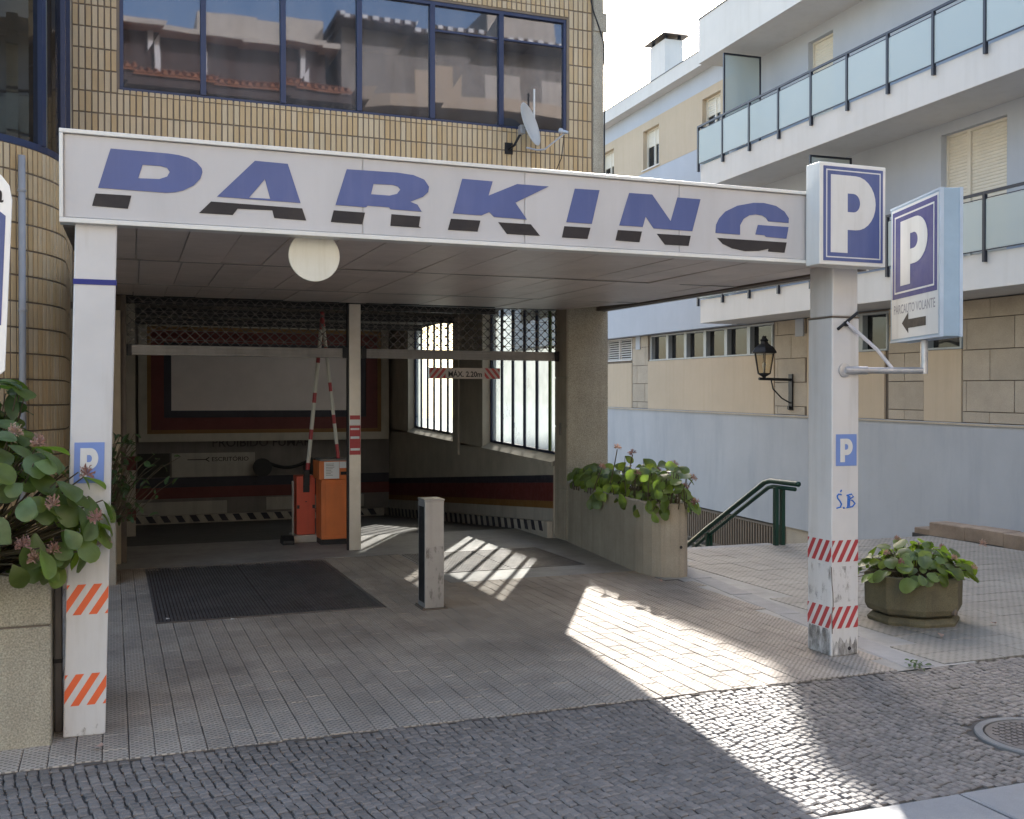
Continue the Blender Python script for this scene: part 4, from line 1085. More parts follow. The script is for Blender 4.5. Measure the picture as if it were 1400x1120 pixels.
# street sign at the far left edge
ls = thing('street_sign', 'white sign with a blue square cut by the left edge of the picture', 'sign', (-.68, 4.53, 0))
tl_ = R(2.4)
def fs(u, v, w):
    return (-.372 + u * math.cos(tl_) + (v - 2.5) * math.sin(tl_), 4.50 - w, 2.5 + (v - 2.5) * math.cos(tl_) - u * math.sin(tl_))
rr = .085
poly = [(-.60, 2.1), (-.02, 2.1), (0, 2.115)] + [(-rr + rr * math.cos(t), 2.87 - rr + rr * math.sin(t)) for t in [math.pi / 2 * k / 6 for k in range(7)]] + [(-.60 + rr, 2.92), (-.60, 2.86)]
poly = [(-.62, 2.1), (-.015, 2.1), (0, 2.115), (0, 2.78), (-.012, 2.835), (-.04, 2.87), (-.09, 2.905), (-.16, 2.935), (-.46, 2.935), (-.53, 2.905), (-.58, 2.87), (-.608, 2.835), (-.62, 2.78)]
b = MB(); b.prism(poly, -.012, 0, fs); build('board', b, M('sign_white', (.8, .8, .79), rough=.4, var=.03, bump=.02), ls, .003)
b = MB(); b.prism([(-.59, 2.29), (-.02, 2.29), (-.02, 2.715), (-.06, 2.745), (-.56, 2.745), (-.59, 2.715)], .0005, .0018, fs); build('blue_field', b, BLUE, ls)
b = MB()
circ = lambda r: [(-.31 + r * math.cos(t), 2.52 + r * math.sin(t)) for t in [2 * math.pi * k / 40 for k in range(40)]]
b.prism(circ(.245 * .86), .002, .0035, fs); build('white_disc', b, WHITE, ls)
text_mesh('lettering', 'zona', .05, lambda u, v, w: fs(-.115 + u, 2.79 + v, w), .002, BLACK, ls, .01, .17)
build('post', MB().tube([(-.68, 4.55, 0), (-.68, 4.55, 2.9)], .03, 14), GALV, ls, smooth=True)

# ================================================================== entrance: grille, post, clearance board, barriers, bollard
def lattice(mb, x0, x1, z0, z1, y):
    n = max(1, round((x1 - x0) / .125)); cw = (x1 - x0) / n; m_ = max(1, round((z1 - z0) / .118)); ch = (z1 - z0) / m_
    w, t = .0045, .004
    for i in range(n):
        for j in range(m_):
            a, c = x0 + i * cw, z0 + j * ch
            for (xa, za), (xb, zb) in (((a, c), (a + cw, c + ch)), ((a, c + ch), (a + cw, c))):
                L_ = math.hypot(xb - xa, zb - za); px, pz = -(zb - za) / L_ * w, (xb - xa) / L_ * w
                mb.hexa([(xa - px, y - t, za - pz), (xb - px, y - t, zb - pz), (xb - px, y + t, zb - pz), (xa - px, y + t, za - pz)], [(xa + px, y - t, za + pz), (xb + px, y - t, zb + pz), (xb + px, y + t, zb + pz), (xa + px, y + t, za + pz)])
            mb.box(a + cw / 2 - .014, a + cw / 2 + .014, y - .007, y + .007, c + ch / 2 - .014, c + ch / 2 + .014)
    for j in range(m_): mb.box(x0, x1, y - .0095, y - .0045, z0 + (j + .5) * ch - .003, z0 + (j + .5) * ch + .003)
for x0, x1, lab in ((.17, 2.925, 'rolled up lattice grille over the left entry lane'), (3.125, 5.99, 'rolled up lattice grille over the right exit lane above the height board')):
    g_ = thing('roller_grille', lab, 'grille', ((x0 + x1) / 2, 13.83, 2.56), 'roller grilles across the entrance')
    b = MB(); lattice(b, x0 + .01, x1 - .01, 2.70, 3.29, 13.83); build('lattice', b, GRILLE, g_, kind='stuff')
    b = MB(); b.box(x0, x1, 13.80, 13.86, 2.565, 2.692); b.box(x0, x1, 13.792, 13.799, 2.60, 2.655); build('bottom_bar', b, BARALU, g_, .003)
    for s in (x0 - .0, x1 - .06): bx('end_bracket', s, s + .06, 13.775, 13.79, 2.56, 2.70, DARKIRON, g_)
    bx('roller_housing', x0, x1, 13.85, 13.99, 3.30, 3.35, DARKIRON, g_)
gp = thing('gate_post', 'bright metal post with red stickers between the two lanes', 'post', (3.03, 13.83, 0))
bx('shaft', 2.95, 3.105, 13.775, 13.90, 0, cz(13.8) - .02, ALU, gp, .004)
bx('guide_rail', 2.928, 2.949, 13.80, 13.86, 0, 3.28, DARKIRON, gp)
b = MB(); b.box(2.958, 3.095, 13.772, 13.774, 1.745, 1.80); b.box(2.953, 3.10, 13.772, 13.774, 1.275, 1.665); build('sticker', b, REDV, gp)
b = MB()
b.box(2.965, 3.085, 13.770, 13.7715, 1.487, 1.520); b.box(2.965, 3.092, 13.770, 13.7715, 1.331, 1.362); b.box(2.965, 3.085, 13.770, 13.7715, 1.605, 1.63)
build('sticker_lines', b, PAPER, gp)
b = MB(); b.box(2.957, 3.098, 13.772, 13.774, 1.675, 1.738); build('sticker_pale', b, PAPER, gp)

mx_ = thing('height_board', 'striped MÁX. 2.20m height limit board hanging under the right grille', 'sign', (4.57, 13.78, 2.45))
bx('board', 4.055, 5.09, 13.776, 13.786, 2.30, 2.45, M('board_pale', (.42, .37, .34), rough=.6, var=.06, bump=.05), mx_)
fn = lambda u, z, w: (u, 13.776 - w, z)
b = MB(); stripes(b, 4.057, 4.29, 2.302, 2.448, fn, 4, .088, .12, .0, 0); stripes(b, 4.86, 5.088, 2.302, 2.448, fn, 4, .088, -.12, .12, 0)
build('stripes', b, REDV, mx_)
text_mesh('lettering', 'MÁX. 2.20m', .098, lambda u, v, w: (4.575 + u, 13.776 - w, 2.373 + v), .002, BLACK, mx_, .025, .49)
b = MB(); b.tube([(4.15, 13.781, 2.45), (4.15, 13.81, 2.57)], .004, 5); b.tube([(4.99, 13.781, 2.45), (4.99, 13.81, 2.57)], .004, 5); build('chain', b, DARKIRON, mx_)

def boom(parent, base, top, r=.028):
    base, top = Vector(base), Vector(top); d = top - base; n = 12
    wmb, rmb = MB(), MB()
    k = 0
    segs = [(0, .10, 1), (.10, .24, 0), (.24, .30, 1), (.30, .46, 0), (.46, .52, 1), (.52, .70, 0), (.70, .76, 1), (.76, .90, 0), (.90, 1, 1)]
    for a, b_, c in segs: (rmb if c else wmb).tube([base + d * a, base + d * b_], r, 10)
    build('boom', wmb, M('boom_white', (.6, .57, .5), rough=.45, var=.08, bump=.05), parent, smooth=False); build('boom_stripes', rmb, REDV, parent)
b1 = thing('parking_barrier', 'red barrier cabinet with its striped boom raised', 'barrier', (2.53, 14.95, 0))
b = MB(); b.box(2.43, 2.69, 14.86, 15.16, .10, .93); build('cabinet', b, REDBOX, b1, .008)
b = MB(); b.box(2.52, 2.61, 14.845, 14.859, .70, .935); b.box(2.435, 2.47, 14.852, 14.859, .47, .52); b.box(2.65, 2.688, 14.852, 14.859, .47, .52); b.box(2.55, 2.575, 14.855, 14.859, .56, .572); build('latch', b, DARKIRON, b1)
b = MB(); b.box(2.38, 2.72, 14.80, 15.2, -.003, .099); build('plinth', b, CURBW, b1, .01)
bx('side_rail', 2.37, 2.395, 14.88, 14.92, .10, .86, BARALU, b1)
boom(b1, (2.565, 14.83, .88), (2.80, 14.85, 3.24))
b = MB(); b.box(2.525, 2.605, 14.80, 14.843, .80, 1.02); build('boom_socket', b, DARKIRON, b1, .004)
b2 = thing('ticket_machine', 'orange cabinet with a paper notice and raised boom beside the bright post', 'ticket machine', (2.95, 14.6, 0))
b = MB(); b.hexa([(2.70, 14.45, .07), (3.16, 14.45, .07), (3.16, 14.85, .07), (2.70, 14.85, .07)], [(2.70, 14.45, .90), (3.16, 14.45, .90), (3.16, 14.85, .90), (2.70, 14.85, .90)])
b.box(2.665, 3.19, 14.42, 14.88, .9005, 1.16); build('cabinet', b, ORANGEBOX, b2, .01)
b = MB(); b.box(2.69, 3.17, 14.44, 14.86, 1.1605, 1.185); build('lid', b, BARALU, b2, .005)
bx('door', 2.76, 3.14, 14.437, 14.449, .13, .83, ORANGEBOX, b2, .004)
bx('base', 2.70, 3.17, 14.46, 14.84, -.004, .069, DARKIRON, b2)
bx('notice', 2.735, 2.945, 14.414, 14.419, .915, 1.15, PAPER, b2); bx('notice', 2.95, 3.18, 14.414, 14.419, 1.06, 1.15, PAPER, b2)
b = MB()
for k in range(8): b.box(2.76, 2.76 + random.uniform(.06, .12), 14.412, 14.4135, 1.115 - k * .022, 1.122 - k * .022)
build('print', b, BARALU, b2)
bx('slot', 2.965, 3.10, 14.410, 14.419, .965, 1.01, DARKIRON, b2)
boom(b2, (2.975, 14.62, 1.18), (2.748, 14.64, 3.24), .024)
for x, lab in ((2.28, 'dark wheel stop at the left foot of the red barrier'), (2.79, 'dark wheel stop between the red barrier and the orange cabinet')):
    b = MB(); b.prism([(0, 0), (.26, 0), (.26, .05), (.20, .12), (.06, .12), (0, .05)], -.08, .08, lambda u, v, w, x=x: (x + w, 14.62 + u, v - .003))
    tag(build('wheel_stop', b, DARKIRON, None, .012), lab, 'wheel stop', 'wheel stops at the barrier')

bo = thing('bollard', 'square brushed steel bollard standing on the tiles between the two grates', 'bollard', (2.88, 9.72, 0))
b = MB(); b.box(2.785, 2.975, 9.605, 9.84, .012, 1.035); build('post', b, STEEL, bo, .006)
b = MB(); b.box(2.78, 2.98, 9.60, 9.845, 1.0355, 1.055); build('cap', b, STEEL, bo, .004)
b = MB(); b.box(2.755, 3.005, 9.575, 9.87, -.001, .0115)
for x in (2.77, 2.99):
    for y in (9.59, 9.855): b.lathe([(.009, .0), (.009, .012), (0, .013)], (x, y, .011), 8)
build('base_plate', b, SOFFDARK, bo, .002)
b = MB(); b.box(2.7835, 2.7845, 9.63, 9.815, .06, .98); build('door_seam', b, DARKIRON, bo)
b = MB(); b.prism([(2.795, .02), (2.965, .02), (2.965, .6), (2.795, .6)], .0004, .0008, lambda u, v, w: (u, 9.605 - w, v)); build('scuff_marks', b, SCUFF, bo)
bx('lock', 2.779, 2.7834, 9.66, 9.70, .93, .97, DARKIRON, bo)

# green handrail at the head of the stairs
hr2 = thing('stair_handrail', 'dark green double handrail at the top of the stairs', 'handrail', (8.6, 12.2, 0))
b = MB(); b.box(8.53, 8.585, 12.14, 12.21, -.002, .80); build('post', b, GREENP, hr2, .004)
b = MB(); b.box(8.635, 8.69, 12.14, 12.21, -.002, .80); build('post', b, GREENP, hr2, .004)
b = MB(); b.tube([(8.60, 11.72, .875), (8.60, 11.75, .875), (8.60, 12.35, .875), (8.60, 12.50, .845), (8.60, 14.1, -.02), (8.60, 15.4, -.76)], .036, 12); build('top_rail', b, GREENP, hr2, smooth=True)
b = MB(); b.tube([(8.60, 11.8, .80), (8.60, 12.30, .80), (8.60, 12.42, .775), (8.60, 14.1, -.14), (8.60, 15.4, -.88)], .028, 12); build('lower_rail', b, GREENP, hr2, smooth=True)
for y in (13.95, 15.3):
    zt = -.02 - (y - 14.1) * .57
    b = MB(); b.box(8.55, 8.59, y, y + .05, zt - .95, zt - .1); b.box(8.61, 8.65, y, y + .05, zt - .95, zt - .1); build('post', b, GREENP, hr2, .003)

# ================================================================== PLANTERS AND PLANTS
def leaf_mesh(name, mat, wid, cup, curl, wav, seed):
    rr_ = random.Random(seed)
    prof = [(0, .06), (.12, .30), (.3, .72), (.5, .98), (.7, 1.0), (.86, .78), (.96, .42), (1.0, .12)]
    mb = MB(); vs = []; fs = []
    for i, (t, w) in enumerate(prof):
        hw = w * wid / 2
        z = -curl * t * t + .06 * math.sin(t * 3)
        ph = rr_.uniform(-1, 1) * wav
        vs += [(-hw, t, z + cup * w + ph), (-hw * .5, t, z + cup * w * .3 + ph * .4), (0, t, z - .012), (hw * .5, t, z + cup * w * .3 - ph * .4), (hw, t, z + cup * w - ph)]
    for i in range(len(prof) - 1):
        for k in range(4): fs.append((i * 5 + k, i * 5 + k + 1, (i + 1) * 5 + k + 1, (i + 1) * 5 + k))
    mb.add(vs, fs)
    me = pmesh(name, mb, mat)
    for p in me.polygons: p.use_smooth = True
    return me
LM = [leaf_mesh('leaf', LEAF, .86, .05, .12, .02, 1), leaf_mesh('leaf', LEAF, .78, .09, .22, .03, 2), leaf_mesh('leaf', LEAF2, .9, -.05, .18, .03, 3), leaf_mesh('leaf', LEAF2, .8, .07, .05, .035, 4), leaf_mesh('leaf', LEAF, .72, -.06, .3, .03, 5)]
SM_ = [leaf_mesh('leaf', LEAF3, .55, .05, .15, .02, 6), leaf_mesh('leaf', LEAF3, .45, .04, .25, .02, 7)]
def flower_mesh():
    mb = MB()
    for k in range(70):
        th = random.uniform(0, 2 * math.pi); ph = math.acos(random.uniform(-.4, 1)); r = random.uniform(.6, 1)
        c = Vector((math.sin(ph) * math.cos(th), math.sin(ph) * math.sin(th), math.cos(ph) * 1.1)) * r
        s = random.uniform(.10, .17)
        if not mb.v: mb.v.append((0, 0, 0))
        b0 = len(mb.v)
        for _ in range(4): mb.v.append(tuple(c + Vector((random.uniform(-1, 1), random.uniform(-1, 1), random.uniform(-1, 1))) * s))
        for q_ in ((0, b0, b0 + 1), (b0, b0 + 1, b0 + 2), (b0, b0 + 1, b0 + 3), (b0 + 1, b0 + 2, b0 + 3), (b0, b0 + 2, b0 + 3)): mb.f.append(q_); mb.m.append(0)
    return pmesh('flower_head', mb, FLOWER)
FM = [flower_mesh() for _ in range(3)]
def leaf_matrix(p, d, n, s):
    n = Vector(n).normalized(); d = Vector(d); d = (d - n * d.dot(n)).normalized(); x = d.cross(n)
    m = Matrix((x, d, n)).transposed().to_4x4()
    return Matrix.Translation(p) @ m @ Matrix.Diagonal((s, s, s, 1))
def put(name, me, parent, m):
    o = bpy.data.objects.new(name, me); COL.objects.link(o); o.parent = parent
    o.matrix_local = Matrix.Translation(-wloc(parent)) @ m
    return o
def jit(a): return Vector((random.uniform(-a, a), random.uniform(-a, a), random.uniform(-a, a)))

def mound(t, n, region, size, meshes=LM, up=.55, stems=True, root=None):
    """region() gives (position, outward); every leaf gets a stalk towards the root line"""
    st_ = MB()
    for _ in range(n):
        p, o_ = region()
        nn = (o_ * .8 + Vector((0, 0, up)) + jit(.45)).normalized()
        d = o_ * 1.0 + Vector((0, 0, -.25)) + jit(.6)
        s = size * random.uniform(.62, 1.2)
        m = leaf_matrix(p, d, nn, s)
        base = m.translation - (m.to_3x3() @ Vector((0, .5, 0)))
        m.translation = base
        put('leaf', random.choice(meshes), t, m)
        if stems and root is not None:
            r_ = root(p)
            mid = (base + r_) / 2 + Vector((0, 0, .04))
            st_.tube([r_, mid, base], .006 * size / .13, 4, r1=.003 * size / .13)
    if stems and st_.v: build('stems', st_, STALK, t)

# left planter, near
lp = thing('planter', 'tall pebbled concrete planter at the left front beside the white column', 'planter', (-1.6, 7.3, 0), 'concrete planters')
def trough(t, x0, x1, y0, y1, h, wt, mat, soil=.06):
    b = MB(); b.box(x0, x1, y0, y0 + wt, -.03, h); b.box(x0, x1, y1 - wt, y1, -.03, h); b.box(x0, x0 + wt, y0 + wt, y1 - wt, -.03, h); b.box(x1 - wt, x1, y0 + wt, y1 - wt, -.03, h)
    build('trough', b, mat, t, .012); bx('soil', x0 + wt, x1 - wt, y0 + wt, y1 - wt, -.03, h - soil, SOIL, t)
trough(lp, -3.2, -.335, 6.61, 7.75, .69, .1, PEBBLE, -.2)
b = MB(); b.box(-3.2, -.335, 6.61, 6.71, .70, 1.0); b.box(-3.2, -.335, 7.65, 7.75, .70, 1.0); b.box(-3.2, -3.1, 6.71, 7.65, .70, 1.0); b.box(-.435, -.335, 6.71, 7.65, .70, 1.0)
build('rim', b, PEBBLE, lp, .012)
b = MB(); b.box(-3.19, -.345, 6.62, 6.7, .6905, .6995); b.box(-.425, -.345, 6.70, 7.74, .6905, .6995); build('joint', b, SOFFDARK, lp)
pl1 = thing('bergenia_plant', 'large round leaved plant spilling over the left front planter', 'plant', (-.9, 7.0, .9), 'fleshy leaved plants in the planters')
def reg1():
    while True:
        v = Vector((random.uniform(-1, 1), random.uniform(-1, 1), random.uniform(-.55, 1)))
        if .62 < v.length < 1.0: break
    c = Vector((-.72, 6.64, 1.30))
    p = c + Vector((v.x * .74, v.y * .50, v.z * (.62 - .2 * max(0, v.x))))
    return p, Vector((v.x, v.y - .15, v.z * .8)).normalized()
mound(pl1, 298, reg1, .17, root=lambda p: Vector((-.85 + random.uniform(-.2, .2), 6.95, .95)))
def reg1b():
    x = random.uniform(-1.9, -1.1); return Vector((x, random.uniform(6.6, 7.4), random.uniform(1.0, 1.6))), Vector((random.uniform(-.3, .3), -.8, .4)).normalized()
mound(pl1, 1, reg1b, .15, root=lambda p: Vector((p.x, 7.0, .92)))
for k in range(26):
    p, o_ = reg1()
    if o_.y > 0: o_.y *= -1; p.y = 13.28 - p.y
    p = p + o_ * .05
    put('flower_head', FM[k % 3], pl1, Matrix.Translation(p) @ Matrix.Rotation(random.uniform(0, 6), 4, 'Z') @ Matrix.Diagonal((.05, .05, .06, 1)))
sh = thing('leafy_shrub', 'small leaved dark shrub rising above the fleshy plant at the left edge', 'shrub', (-1.0, 7.3, .9))
def reg2():
    v = Vector((random.uniform(-.45, .33), random.uniform(-.22, .22), random.uniform(-.22, .22)))
    return Vector((-.80, 6.9, 1.92)) + v, (v + Vector((0, -.1, .2))).normalized()
mound(sh, 150, reg2, .15, SM_ + LM[:1], root=lambda p: Vector((-.85 + (p.x + .8) * .3, 7.1, .95)))
dp2 = thing('downpipe', 'flat dark grey downpipe between the left planter and the white column', 'drainpipe', (-.302, 6.87, 0))
b = MB(); b.box(-.328, -.284, 6.84, 6.91, 0, 1.45); build('pipe', b, IRON, dp2, .006)
b = MB(); b.box(-.332, -.2835, 6.835, 6.915, 1.32, 1.345); b.box(-.332, -.2835, 6.835, 6.915, .42, .445); build('bracket', b, DARKIRON, dp2)

# planter behind the left column with a climber
lp2 = thing('planter', 'small concrete planter behind the left column, at the left gate jamb', 'planter', (-.35, 12.6, 0), 'concrete planters')
trough(lp2, -.75, .04, 12.1, 13.3, .72, .07, CONC)
pl2 = thing('climbing_plant', 'straggly small leaved plant behind the left column', 'plant', (-.2, 12.7, .66))
def reg3():
    z = random.uniform(.62, 1.62); w = .13 + .12 * math.sin((z - .6) * 3.1) * (1 if z < 1.45 else .6)
    p = Vector((.07 + random.gauss(0, w * .8), 12.55 + random.gauss(0, .2), z)); return p, Vector((random.uniform(-1, 1), random.uniform(-1, .2), random.uniform(-.2, .8))).normalized()
mound(pl2, 170, reg3, .105, SM_, root=lambda p: Vector((-.05 + (p.x) * .5, 12.7, max(.62, p.z - .35))))
for k in range(4):
    p, o_ = reg3(); put('flower_head', FM[k % 3], pl2, Matrix.Translation(p) @ Matrix.Diagonal((.035, .035, .035, 1)))

# rounded concrete planter at the right pier
rp_ = thing('planter', 'long concrete planter with a rounded end at the right pier', 'planter', (6.2, 11.6, 0), 'concrete planters')
OUT = [(6.028, 13.545), (5.70, 10.85), (5.70, 10.68), (5.735, 10.54), (5.80, 10.44), (5.89, 10.375), (5.98, 10.345), (6.05, 10.35), (6.10, 10.38), (6.14, 10.44), (6.50, 11.12), (6.60, 11.36), (6.645, 11.55), (6.655, 11.75), (6.655, 13.545)]
cxp, cyp = 6.2, 11.9
INN = [(6.10, 13.52), (5.795, 10.86), (5.80, 10.71), (5.825, 10.62), (5.87, 10.53), (5.93, 10.475), (5.99, 10.45), (6.03, 10.455), (6.05, 10.49), (6.40, 11.15), (6.50, 11.39), (6.545, 11.58), (6.555, 11.76), (6.555, 13.52)]
HP = .83
b = MB(); b.prism(OUT, -.03, HP, I3, [INN]); build('trough', b, CONC, rp_, .012)
b = MB(); b.prism(INN, -.03, HP - .07, I3); build('soil', b, SOIL, rp_)
b = MB(); b.lathe([(.018, 0), (.018, .003), (0, .004)], (6.0, 10.343, .34), 10, axis=Matrix.Rotation(math.pi / 2, 3, 'X')); build('drain_hole', b, BLACK, rp_)
pl3 = thing('bergenia_plant', 'sunlit bright green fleshy plant filling the rounded planter at the pier', 'plant', (6.2, 11.6, .8), 'fleshy leaved plants in the planters')
def reg4():
    t = random.random(); y = 10.35 + 2.9 * t ** 1.1
    e_ = min(1, (y - 10.35) / 1.3)
    xc = 5.92 + .30 * e_; hw = .30 + .20 * e_
    a = random.uniform(-.35, math.pi + .5) if y < 12.4 else random.uniform(.2, 3)
    r = random.uniform(.35, 1.0)
    hh = .44 if y < 12.2 else .30
    p = Vector((xc + math.cos(a) * hw * r, y - (.15 if t < .12 else 0) * random.random(), .82 + max(-.22, math.sin(a) * hh * r)))
    o_ = Vector((math.cos(a) - .25, random.uniform(-1.1, -.2), math.sin(a) * .6 + .1)).normalized()
    return p, o_
mound(pl3, 298, reg4, .165, up=.3, root=lambda p: Vector((6.1 + (p.x - 6.1) * .75, p.y + random.uniform(.05, .15), .77)))
fs_ = MB()
for (x, y, z) in ((5.98, 11.9, 1.40), (6.12, 11.75, 1.34), (6.40, 11.2, 1.22), (6.40, 11.6, 1.12), (6.42, 10.8, 1.08), (6.2, 10.6, 1.0), (6.22, 10.4, .84), (5.86, 12.1, 1.15), (6.3, 11.2, 1.1), (5.9, 11.2, 1.12)):
    put('flower_head', FM[random.randrange(3)], pl3, Matrix.Translation((x, y, z)) @ Matrix.Rotation(random.uniform(-.6, .6), 4, 'Y') @ Matrix.Diagonal((.062, .062, .05, 1)))
    fs_.tube([(x - .08, y + .1, .82), (x - .03, y + .03, (z + .85) / 2 + .03), (x, y, z - .02)], .007, 5)
build('flower_stalks', fs_, STALK, pl3)

# octagonal stone pot by the right column
OC = Vector((6.83, 7.60, 0)); ROT = R(-54.6 + 22.5 + 4)
pot = thing('octagonal_planter', 'low mossy octagonal stone planter beside the right column', 'planter', (OC.x, OC.y, 0))
build('bowl', MB().lathe([(.33, .07), (.405, .10), (.43, .15), (.435, .43), (.375, .43), (.36, .37), (0, .37)], OC, 8, rot=ROT), MOSSY, pot, .008)
build('foot', MB().lathe([(.40, -.006), (.41, .03), (.37, .0695), (0, .0696)], OC, 8, rot=ROT), MOSSY, pot, .006)
build('soil', MB().lathe([(.355, .372), (.2, .40), (0, .41)], OC, 12), SOIL, pot)
b = MB(); q_ = OC + Vector((.10, -.40, .13)); b.lathe([(.03, -.02), (.03, .012), (0, .02)], q_, 12, axis=Matrix.Rotation(math.pi / 2, 3, 'X') @ Matrix.Rotation(.25, 3, 'Y')); build('drain_plug', b, SOFFDARK, pot)
pl4 = thing('bergenia_plant', 'green fleshy plant in the low octagonal stone planter', 'plant', (OC.x, OC.y, .4), 'fleshy leaved plants in the planters')
def reg5():
    th = random.uniform(0, 2 * math.pi); r = math.sqrt(random.random())
    p = OC + Vector((math.cos(th) * r * .56, math.sin(th) * r * .46, .40 + .27 * (1 - r * r) * random.uniform(.4, 1.1) + random.uniform(-.02, .08)))
    return p, Vector((math.cos(th) * r, math.sin(th) * r, .55)).normalized()
mound(pl4, 150, reg5, .145, root=lambda p: OC + Vector(((p.x - OC.x) * .4, (p.y - OC.y) * .4, .38)), up=.35)
for k in range(7):
    p, o_ = reg5(); put('flower_head', FM[k % 3], pl4, Matrix.Translation(p + Vector((0, 0, .09))) @ Matrix.Diagonal((.035, .035, .04, 1)))
put('flower_head', FM[0], pl4, Matrix.Translation(OC + Vector((.62, -.2, .68))) @ Matrix.Diagonal((.04, .04, .05, 1)))
wd = thing('weed', 'tiny green weed growing at the end of the granite strip', 'weed', (5.60, 6.19, 0))
for k in range(34):
    a = random.uniform(0, 6.28); r = random.uniform(0, .06)
    p = Vector((5.60 + r * math.cos(a) * 1.2, 6.19 + r * math.sin(a), random.uniform(.01, .06)))
    put('leaf', random.choice(SM_), wd, leaf_matrix(p, Vector((math.cos(a), math.sin(a), .5)), Vector((0, 0, 1)) + jit(.5), random.uniform(.025, .05)))

# ================================================================== BLUE APARTMENT BUILDING across the stairs
A3 = R(3.0)
BF0 = Vector((15.748, 18.864, 0)); BD = Vector((math.sin(A3), math.cos(A3), 0)); BN = Vector((-math.cos(A3), math.sin(A3), 0))
def B(s, o_, z):
    p = BF0 + BD * s + BN * o_
    return (p.x, p.y, z + .0115 * s)
ab = thing('apartment_building', 'pale blue apartment building with glass balconies and beige panels', 'building', (BF0.x, BF0.y, 0))
def bb_(name, s0, s1, o0, o1, z0, z1, mat, parent=ab, bevel=0):
    return build(name, MB().box(s0, s1, o0, o1, z0, z1, 0, B), mat, parent, bevel)
S0, S1 = -18.0, 34.0
def wall_holes(mb, s0, s1, o0, o1, z0, z1, holes):
    """wall slab with rectangular openings (s0, s1, z0, z1), cut along s"""
    cuts = sorted({s0, s1} | {h[0] for h in holes} | {h[1] for h in holes})
    for a, b_ in zip(cuts[:-1], cuts[1:]):
        zs = [z0]
        for h in sorted(holes, key=lambda h: h[2]):
            if h[0] <= a and h[1] >= b_: zs += [h[2], h[3]]
        zs.append(z1)
        for k in range(0, len(zs), 2):
            if zs[k + 1] - zs[k] > 1e-4: mb.box(a, b_, o0, o1, zs[k], zs[k + 1], 0, B)
# openings
W_UP = [(1.43, 2.44, 8.26, 10.68), (-8.2, -7.2, 8.26, 10.68)]
W_LO = [(-3.97, -2.22, 4.70, 7.36), (-10.5, -8.8, 4.70, 7.36)]
W_FAR = [(9.95, 11.10, 9.25, 10.50), (13.45, 14.6, 9.25, 10.50), (6.1, 7.15, 9.3, 10.50), (17.2, 18.4, 9.25, 10.5), (21, 22.2, 9.25, 10.5), (25, 26.2, 9.25, 10.5)]
OFF_F = .35
b = MB()
wall_holes(b, S0, 5.2, -.3, 0, 4.0, 11.2, W_UP + W_LO)
build('wall', b, RENDER, ab)
b = MB()
wall_holes(b, 5.2, S1, OFF_F - .3, OFF_F, 3.985, 9.16, []); wall_holes(b, 5.2, S1, OFF_F - .3, OFF_F, 10.76, 11.3, [])
b.box(5.2, 5.5, -.3, OFF_F - .3, 3.985, 11.3, 0, B)
build('wall', b, RENDER, ab)
b = MB(); wall_holes(b, 5.2, S1, OFF_F - .3, OFF_F + .004, 9.161, 10.759, W_FAR); build('beige_band', b, BEIGE, ab)
b = MB(); b.box(S0, S1, -9, -.9, -2.34, 11.2, 0, B); b.box(S0, S1, -.899, -.302, -2.33, 3.98, 0, B); b.box(S0, S1, -.9, -.301, 11.21, 11.3, 0, B); b.box(S0, S1, -.9, -.301, 7.6, 8.1, 0, B); b.box(S0, S1, -.9, -.301, 3.985, 4.5, 0, B)
build('core', b, DARKROOM, ab)
# eaves and roof edge
ev = bb_('parapet', 5.61, S1, -.5, .69, 11.3, 11.71, BWHITE)
b = MB(); b.box(5.621, S1, .40, .705, 11.7105, 11.73, 0, B); b.box(S0, 5.6, 1.0, 1.32, 12.1405, 12.175, 0, B); b.box(5.45, 5.62, -.5, .999, 12.1405, 12.175, 0, B)
build('flashing', b, RAILM, ab)
b = MB(); b.box(S0, 5.6, -.9, 1.3, 10.97, 11.12, 0, B); b.box(S0, 5.6, 1.05, 1.3, 11.1201, 12.14, 0, B); b.box(5.4, 5.6, -.5, 1.049, 11.1201, 12.14, 0, B)
build('roof_fascia', b, BWHITE, ab)
# balconies
for zt, zb in ((8.22, 7.58), (4.62, 4.0)):
    b = MB(); b.box(S0, 5.48, .001, 1.3, zb, zt, 0, B); build('balcony_slab', b, BWHITE, ab, .01)
    rl = MB(); ztop = zt + 1.06
    rl.box(S0, 5.55, 1.33, 1.37, ztop - .05, ztop, 0, B); rl.box(5.51, 5.55, .36, 1.329, ztop - .05, ztop, 0, B)
    rl.box(S0, 5.5, 1.345, 1.355, ztop - .13, ztop - .115, 0, B); rl.box(S0, 5.5, 1.34, 1.36, zt + .03, zt + .05, 0, B)
    rail = build('railing', rl, RAILM, ab)
    k = 0
    while True:
        s = 5.52 - 1.302 * k
        if s < S0: break
        bb_('post', s - .03, s + .03, 1.31, 1.372, zt - .16, ztop - .051, RAILM, rail)
        if s - 1.3 > S0: bb_('glass_panel', s - 1.262, s - .04, 1.345, 1.355, zt + .055, ztop - .14, BALGL, rail)
        k += 1
    bb_('glass_panel', 5.522, 5.532, .42, 1.30, zt + .055, ztop - .14, BALGL, rail)
def screen(s, z0, z1):
    b = MB()
    b.box(s - .025, s + .025, .22, .26, z0, z1, 0, B); b.box(s - .025, s + .025, 1.27, 1.308, z0, z1, 0, B); b.box(s - .025, s + .025, .2601, 1.2699, z1 - .04, z1, 0, B); b.box(s - .025, s + .025, .2601, 1.2699, z0 + .85, z0 + .89, 0, B)
    t = build('divider_screen', b, RAILM, ab); bb_('glass_panel', s - .006, s + .006, .265, 1.265, z0 + .895, z1 - .045, BALGL, t)
